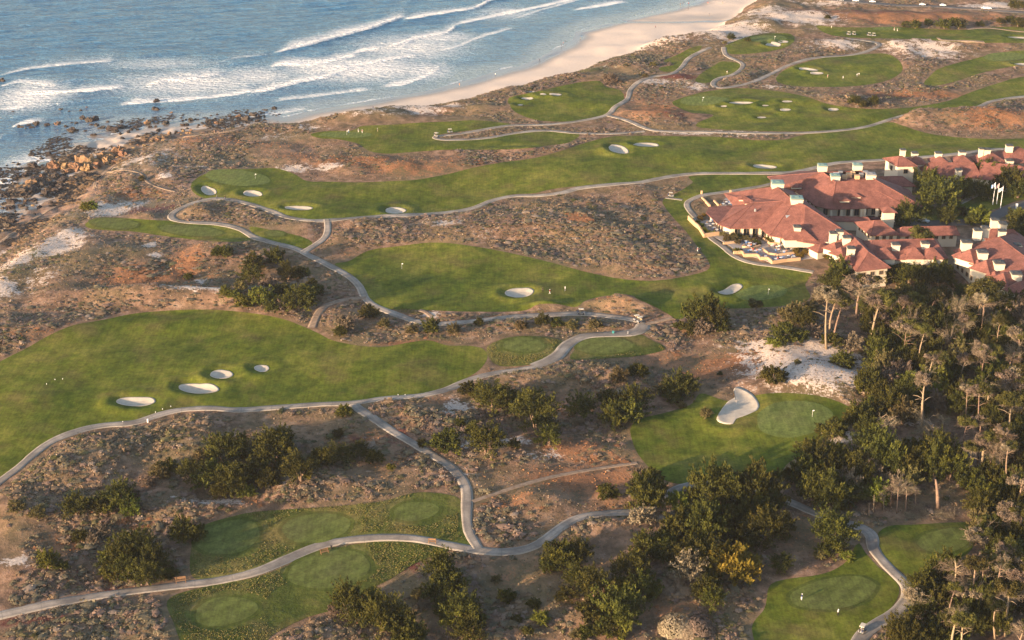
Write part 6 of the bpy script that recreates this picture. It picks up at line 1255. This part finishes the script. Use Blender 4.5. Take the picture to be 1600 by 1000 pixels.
# ------------------------------------------------------------------ golf carts
def cart():
    o = empty('golf_cart', (0, 0, 0)); m = MB(); m.box((0, -.05, .48), (1.15, 2.2, .26)); m.box((0, -.98, .72), (1.05, .45, .30), 0, 0, .8); m.box((0, .75, .72), (1.15, .65, .30)); b = m.build('body', MAT['grey'], o)
    m = MB(); m.box((0, .22, .78), (1.05, .48, .14)); m.box((0, .47, 1.02), (1.05, .12, .42)); m.build('seat', MAT['khaki'], o)
    m = MB(); m.box((0, 0, 1.86), (1.2, 1.75, .09), 0, 0, .94); m.build('canopy', MAT['cream_stucco'], o)
    for sx_ in (-1, 1):
        for sy_ in (-.78, .62): m = MB(); m.tube([(sx_ * .52, sy_, .7), (sx_ * .52, sy_ * .95, 1.84)], .025, 5); m.build('post', MAT['black'], o)
        for sy_ in (-.8, .78): m = MB(); m.cyl((-.09, 0, 0), .23, .18, 12, 0, 'x'); w_ = m.build('wheel', MAT['black'], o); w_.location = (sx_ * .52, sy_, .24)
    m = MB(); m.tube([(.25, -.55, .8), (.25, -.3, 1.08)], .02, 5); m.cyl((.25, -.3, 1.06), .17, .03, 10); m.build('steering_wheel', MAT['black'], o)
    for sx_, c_ in ((-.28, 'navy'), (.28, 'black')):
        m = MB(); m.cyl((sx_, 1.08, .55), .14, .85, 9); m.cyl((sx_ - .04, 1.08, 1.4), .02, .28, 5); m.cyl((sx_ + .05, 1.1, 1.4), .02, .22, 5); g_ = m.build('club_rack', MAT[c_], o)
    return o
CARTS = [(908,491,1.5,'golf cart stopped on the narrow path above the hairpin'),(995,501,-1.0,'left golf cart parked at the hairpin bend'),(1000,504,-.9,'right golf cart parked at the hairpin bend'),(682,214,.9,'golf cart at the tip of the coastal path loop'),(703,208,1.7,'golf cart on the upper arm of the coastal path loop'),
 (1326,55,1.2,'first golf cart from left in the far parked row'),(1334,55,1.2,'second golf cart from left in the far parked row'),(1358,56.5,1.2,'third golf cart from left in the far parked row'),(1365,57,1.2,'rightmost golf cart in the far parked row'),(1048,308,1.3,'golf cart beside the short spur left of the clubhouse'),(1347,988,2.6,'golf cart half hidden by trees on the bottom right path')]
ca_ = cart()
for i, (a, b, rz, lb) in enumerate(CARTS):
    o = ca_ if i == 0 else copy_tree(ca_); x, y, z = [float(v) for v in G(a, b)]; o.location = (x, y, z + .15); o.rotation_euler = (0, 0, rz); tagit(o, lb, 'golf cart', 'golf carts')

# ------------------------------------------------------------------ cars, flags, furniture
def car(paint):
    import bmesh
    o = empty('parked_car', (0, 0, 0)); prof = [(-2.2, .35), (-2.2, .75), (-1.95, .92), (-1.1, .98), (-.55, 1.42), (.85, 1.45), (1.6, .98), (2.15, .9), (2.25, .7), (2.25, .35)]
    m = MB(); V = [(s * (.88 if z < 1.2 else .70), x, z) for s in (-1, 1) for x, z in prof]; n = len(prof); m.add(V, [tuple(range(n)), tuple(range(2 * n - 1, n - 1, -1))] + [(i, n + i, n + (i + 1) % n, (i + 1) % n) for i in range(n)]); m.build('body', MAT[paint], o)
    m = MB(); m.add([(-.72, -.98, 1.03), (.72, -.98, 1.03), (.66, -.6, 1.38), (-.66, -.6, 1.38)], [(0, 1, 2, 3)]); m.add([(-.72, 1.5, 1.05), (.72, 1.5, 1.05), (.66, .92, 1.4), (-.66, .92, 1.4)], [(0, 3, 2, 1)])
    for s in (-1, 1): m.add([(s * .86, -.85, 1.02), (s * .86, 1.3, 1.02), (s * .735, .8, 1.38), (s * .735, -.5, 1.38)], [(0, 1, 2, 3)])
    m.build('window', MAT['glass'], o)
    for s in (-1, 1):
        for y_ in (-1.35, 1.35): m = MB(); m.cyl((-.1, 0, 0), .33, .2, 14, 0, 'x'); w_ = m.build('wheel', MAT['black'], o); w_.location = (s * .82, y_, .33)
    return o
cw = car('car_white'); x, y, z = [float(v) for v in G(1443, 347)]; cw.location = (x, y, z + .1); cw.rotation_euler = (0, 0, .9); tagit(cw, 'white car at the drive right of the clubhouse trees', 'car')
cm_ = car('car_maroon'); x, y, z = [float(v) for v in G(1368, 345)]; cm_.location = (x, y, z + .1); cm_.rotation_euler = (0, 0, 1.45); tagit(cm_, 'dark maroon car in the clubhouse courtyard', 'car')
tc = [(1313,1.5),(1337,3),(1363,4.5),(1441,9),(1473,10),(1538,14.5),(1544,15)]
for i, (a, b) in enumerate(tc):
    o = copy_tree(cw); x, y, z = [float(v) for v in G(a, b)]; o.location = (x, y, z + .3); o.scale = (.85, .85, .95); o.rotation_euler = (0, 0, 1.45); tagit(o, f"white vehicle on the far road at the top, {pos_word(i, len(tc))}", 'car', 'vehicles on the far road')
def flagpole(px, py, h, cols, label):
    x, y, z = [float(v) for v in G(px, py)]; o = empty('flagpole', (x, y, z)); tagit(o, label, 'flagpole', 'flagpoles on the clubhouse lawn')
    m = MB(); m.tube([(0, 0, -.2), (0, 0, h)], [.14, .07], 8); m.cyl((0, 0, h), .13, .2, 8, r2=.02); m.build('pole', MAT['white'], o)
    m = MB(); n = 7; V = []
    for i in range(n):
        for j in (0, 1): V.append((-(i / (n - 1)) * 1.5, .22 * math.sin(i * 1.1), h - .25 - j * 1.5 - .75 * (i / (n - 1))))
    m.add(V, [(2 * i, 2 * i + 1, 2 * i + 3, 2 * i + 2) for i in range(n - 1)]); fl = m.build('flag', [MAT[c] for c in cols], o)
    for k, p in enumerate(fl.data.polygons): p.material_index = k % len(cols)
    sm = fl.modifiers.new('t', 'SOLIDIFY'); sm.thickness = .03
flagpole(1551, 320, 9.4, ['white', 'blue'], 'leftmost flagpole, pale blue and white flag'); flagpole(1557, 319, 8.8, ['red', 'white'], 'middle flagpole, red and white flag'); flagpole(1563, 326, 9.4, ['white'], 'rightmost flagpole, white flag')
def flagstick(px, py, label):
    x, y, z = [float(v) for v in G(px, py)]; o = empty('flagstick', (x, y, z + .2)); tagit(o, label, 'golf flag', 'flagsticks on the putting greens')
    m = MB(); m.tube([(0, 0, 0), (0, 0, 2.2)], .03, 5); m.build('pole', MAT['white'], o); m = MB(); m.box((.24, 0, 2.02), (.48, .02, .32)); m.build('flag', MAT['white'], o)
for a, b, l in ((399,280,'flagstick on the green above the left bunkers'),(542,212,'flagstick on the coastal green'),(1098,159,'flagstick on the upper green left of its bunkers'),(1269,652,'flagstick on the right-hand green beside the big bunker'),(628,421,'small white flag on the middle fairway, left part'),(1200,461,'flagstick on the green below the clubhouse'),(1210,63,'flagstick on the far green with two bunkers')): flagstick(a, b, l)
def bench(px, py, rz, label, s=1.0):
    x, y, z = [float(v) for v in G(px, py)]; o = empty('bench', (x, y, z + .1), rz); o.scale = (s, s, s); tagit(o, label, 'bench')
    m = MB(); [m.box((0, .05 + .13 * k, .45), (1.7, .11, .05)) for k in range(3)]; m.build('seat', MAT['wood'], o); m = MB(); [m.box((0, .48, .62 + .15 * k), (1.7, .04, .11)) for k in range(3)]; m.build('backrest', MAT['wood'], o)
    for s_ in (-1, 1): m = MB(); m.box((s_ * .75, .05, .22), (.08, .08, .44)); m.box((s_ * .75, .44, .5), (.08, .08, 1.0)); m.build('leg', MAT['wood'], o)
bench(283, 912, .25, 'low wooden bench left of path beside big bush clump', 1.5); bench(508, 866, .5, 'dark bench on tee edge under the lower path', 1.3); bench(1072, 521, .4, 'pale bench in scrub below the hairpin bend', 1.2)
bench(675, 850, -.1, 'bench beside the lower path above the striped tee', 1.2)
def post(px, py, h, mat, label, w=.35, cat='post'):
    x, y, z = [float(v) for v in G(px, py)]; m = MB(); m.box((0, 0, h / 2), (w, w, h)); m.box((0, 0, h + .04), (w + .1, w + .1, .1)); o = m.build('marker_post' if cat == 'post' else 'ball_washer', MAT[mat]); o.location = (x, y, z); tagit(o, label, cat)
post(1588, 326, 2.0, 'white', 'white square pillar on the lawn right of flagpoles', .7); post(518, 858, .9, 'black', 'dark ball washer above the lower striped tee', .35, 'ball washer'); post(981, 522, 1.0, 'grey', 'grey marker post between hairpin path and oval tee'); post(958, 521, .8, 'teal', 'green ball washer at top of the oval tee', .6, 'ball washer')
post(1141, 302, 1.3, 'terrace_wall', 'stone post beside the upper lawn path', .7); post(1096, 303, 1.3, 'terrace_wall', 'stone post at the curve of the upper lawn path', .7); post(231, 660, 1.0, 'white', 'white stake under the left path bend')
for i, (a, b) in enumerate([(243,645),(254,640),(267,636),(192,660),(622,618),(633,618),(86,594),(98,593),(73,601)]): post(a, b, .3, 'white', f"short white stake on the left fairway edge, {pos_word(i, 9)}" if i else 'short white stake nearest the lower left bunker', .1)

# terrace furniture
tm_ = MB(); tm_.cyl((0, 0, .70), .65, .05, 14); tt = tm_.mesh('table_top'); tt.materials.append(MAT['white']); tm_ = MB(); tm_.cyl((0, 0, 0), .06, .70, 8); tm_.cyl((0, 0, 0), .35, .04, 10); tl = tm_.mesh('leg'); tl.materials.append(MAT['grey'])
def chair_mesh(m):
    b = MB(); b.box((0, 0, .45), (.5, .5, .07)); b.box((0, .24, .72), (.5, .06, .5))
    for sx_ in (-1, 1):
        for sy_ in (-1, 1): b.box((sx_ * .21, sy_ * .21, .21), (.05, .05, .42))
    me = b.mesh('patio_chair'); me.materials.append(MAT[m]); return me
CH = [chair_mesh('blue'), chair_mesh('wood'), chair_mesh('grey'), chair_mesh('navy')]
TB = [(1104,352,0),(1109,355,0),(1114,352,0),(1116,358,0),(1110,348,0),(1120,361,0),(1130,321,1),(1135,318,1),(1140,320,1),(1165,379,2),(1172,382,2),(1170,386,2),(1178,384,2),(1173,393,3),(1180,394,3),(1187,393,3),(1206,386,4),(1214,388,4),(1222,386,4),(1216,392,4),(1230,388,4),(1238,391,4),(1225,395,5),(1232,402,5),(1212,407,5),(1220,405,5),(1240,403,5),(1196,403,5),(1262,386,6),(1268,390,6),(1274,394,6),(1265,394,6)]
GN = ['at left tip of terrace', 'on the small upper patio', 'in the round terrace court', 'behind the front terrace wall', 'in the middle of the terrace', 'at the front edge of the terrace', 'at right end of the terrace']
cnt = {}; tot = {g: sum(1 for t in TB if t[2] == g) for g in range(7)}; tc_ = 0; pc_ = 0
for a, b, g in sorted(TB):
    i = cnt.get(g, 0); cnt[g] = i + 1; p = P(a, b, .14); o = empty('patio_table', p); tagit(o, f"round pale patio table {GN[g]}, {pos_word(i, tot[g])}", 'table', 'patio tables on the terrace')
    c = bpy.data.objects.new('table_top', tt); COL.objects.link(c); c.parent = o; c = bpy.data.objects.new('leg', tl); COL.objects.link(c); c.parent = o
    n = 3; a0 = random.uniform(0, 6.28)
    for k in range(n):
        t = a0 + k * 6.283 / n; c = bpy.data.objects.new('patio_chair', CH[(i + k + g) % 4]); COL.objects.link(c); c.location = p + Vector((math.cos(t), math.sin(t), 0)) * 1.05; c.rotation_euler = (0, 0, t - math.pi / 2)
        tagit(c, f"{['blue', 'brown', 'grey', 'navy'][(i + k + g) % 4]} patio chair at a table {GN[g]}, {pos_word(i, tot[g])}", 'chair', f'patio chairs {GN[g]}, table {ORD[i]}')
    if g >= 2 and random.random() < .75:
        t = a0 + 0.5; person(a + 3, b + 1, random.choice(['red', 'white', 'navy', 'blue', 'pink', 'black']), random.choice(['navy', 'khaki', 'black']), f"guest standing by the table {GN[g]}, {pos_word(i, tot[g])}", 0, random.uniform(0, 6), None, 'guests on the terrace', 1.0, BZ0 + .14)
for i, (a, b) in enumerate(((1318,338),(1325,337))):
    p = P(a, b, .1); m = MB(); m.box((0, 0, .35), (1.0, 3.6, .12)); m.box((0, 1.7, .6), (1.0, .3, .5)); m.box((-.4, -1.5, .15), (.1, .1, .3)); m.box((.4, -1.5, .15), (.1, .1, .3)); m.box((-.4, 1.5, .15), (.1, .1, .3)); m.box((.4, 1.5, .15), (.1, .1, .3)); o = m.build('white_bench', MAT['white']); o.location = p; o.rotation_euler = (0, 0, .5); tagit(o, ('left' if i == 0 else 'right') + ' long white bench in the clubhouse courtyard', 'bench')
# haze over the coast
hb_ = MB(); hb_.box((0, 1500, 98), (9000, 9000, 240)); 
n = NT('haze_air'); nt = n.t; nt.nodes.remove(n.b); pv = nt.nodes.new('ShaderNodeVolumePrincipled'); pv.inputs['Color'].default_value = (0.92, 0.92, 1.0, 1); pv.inputs['Density'].default_value = 0.00005; pv.inputs['Anisotropy'].default_value = 0.3; nt.links.new(pv.outputs[0], n.n['Material Output'].inputs['Volume'])
hz_ = hb_.build('haze', n.m); tagit(hz_, kind='stuff')
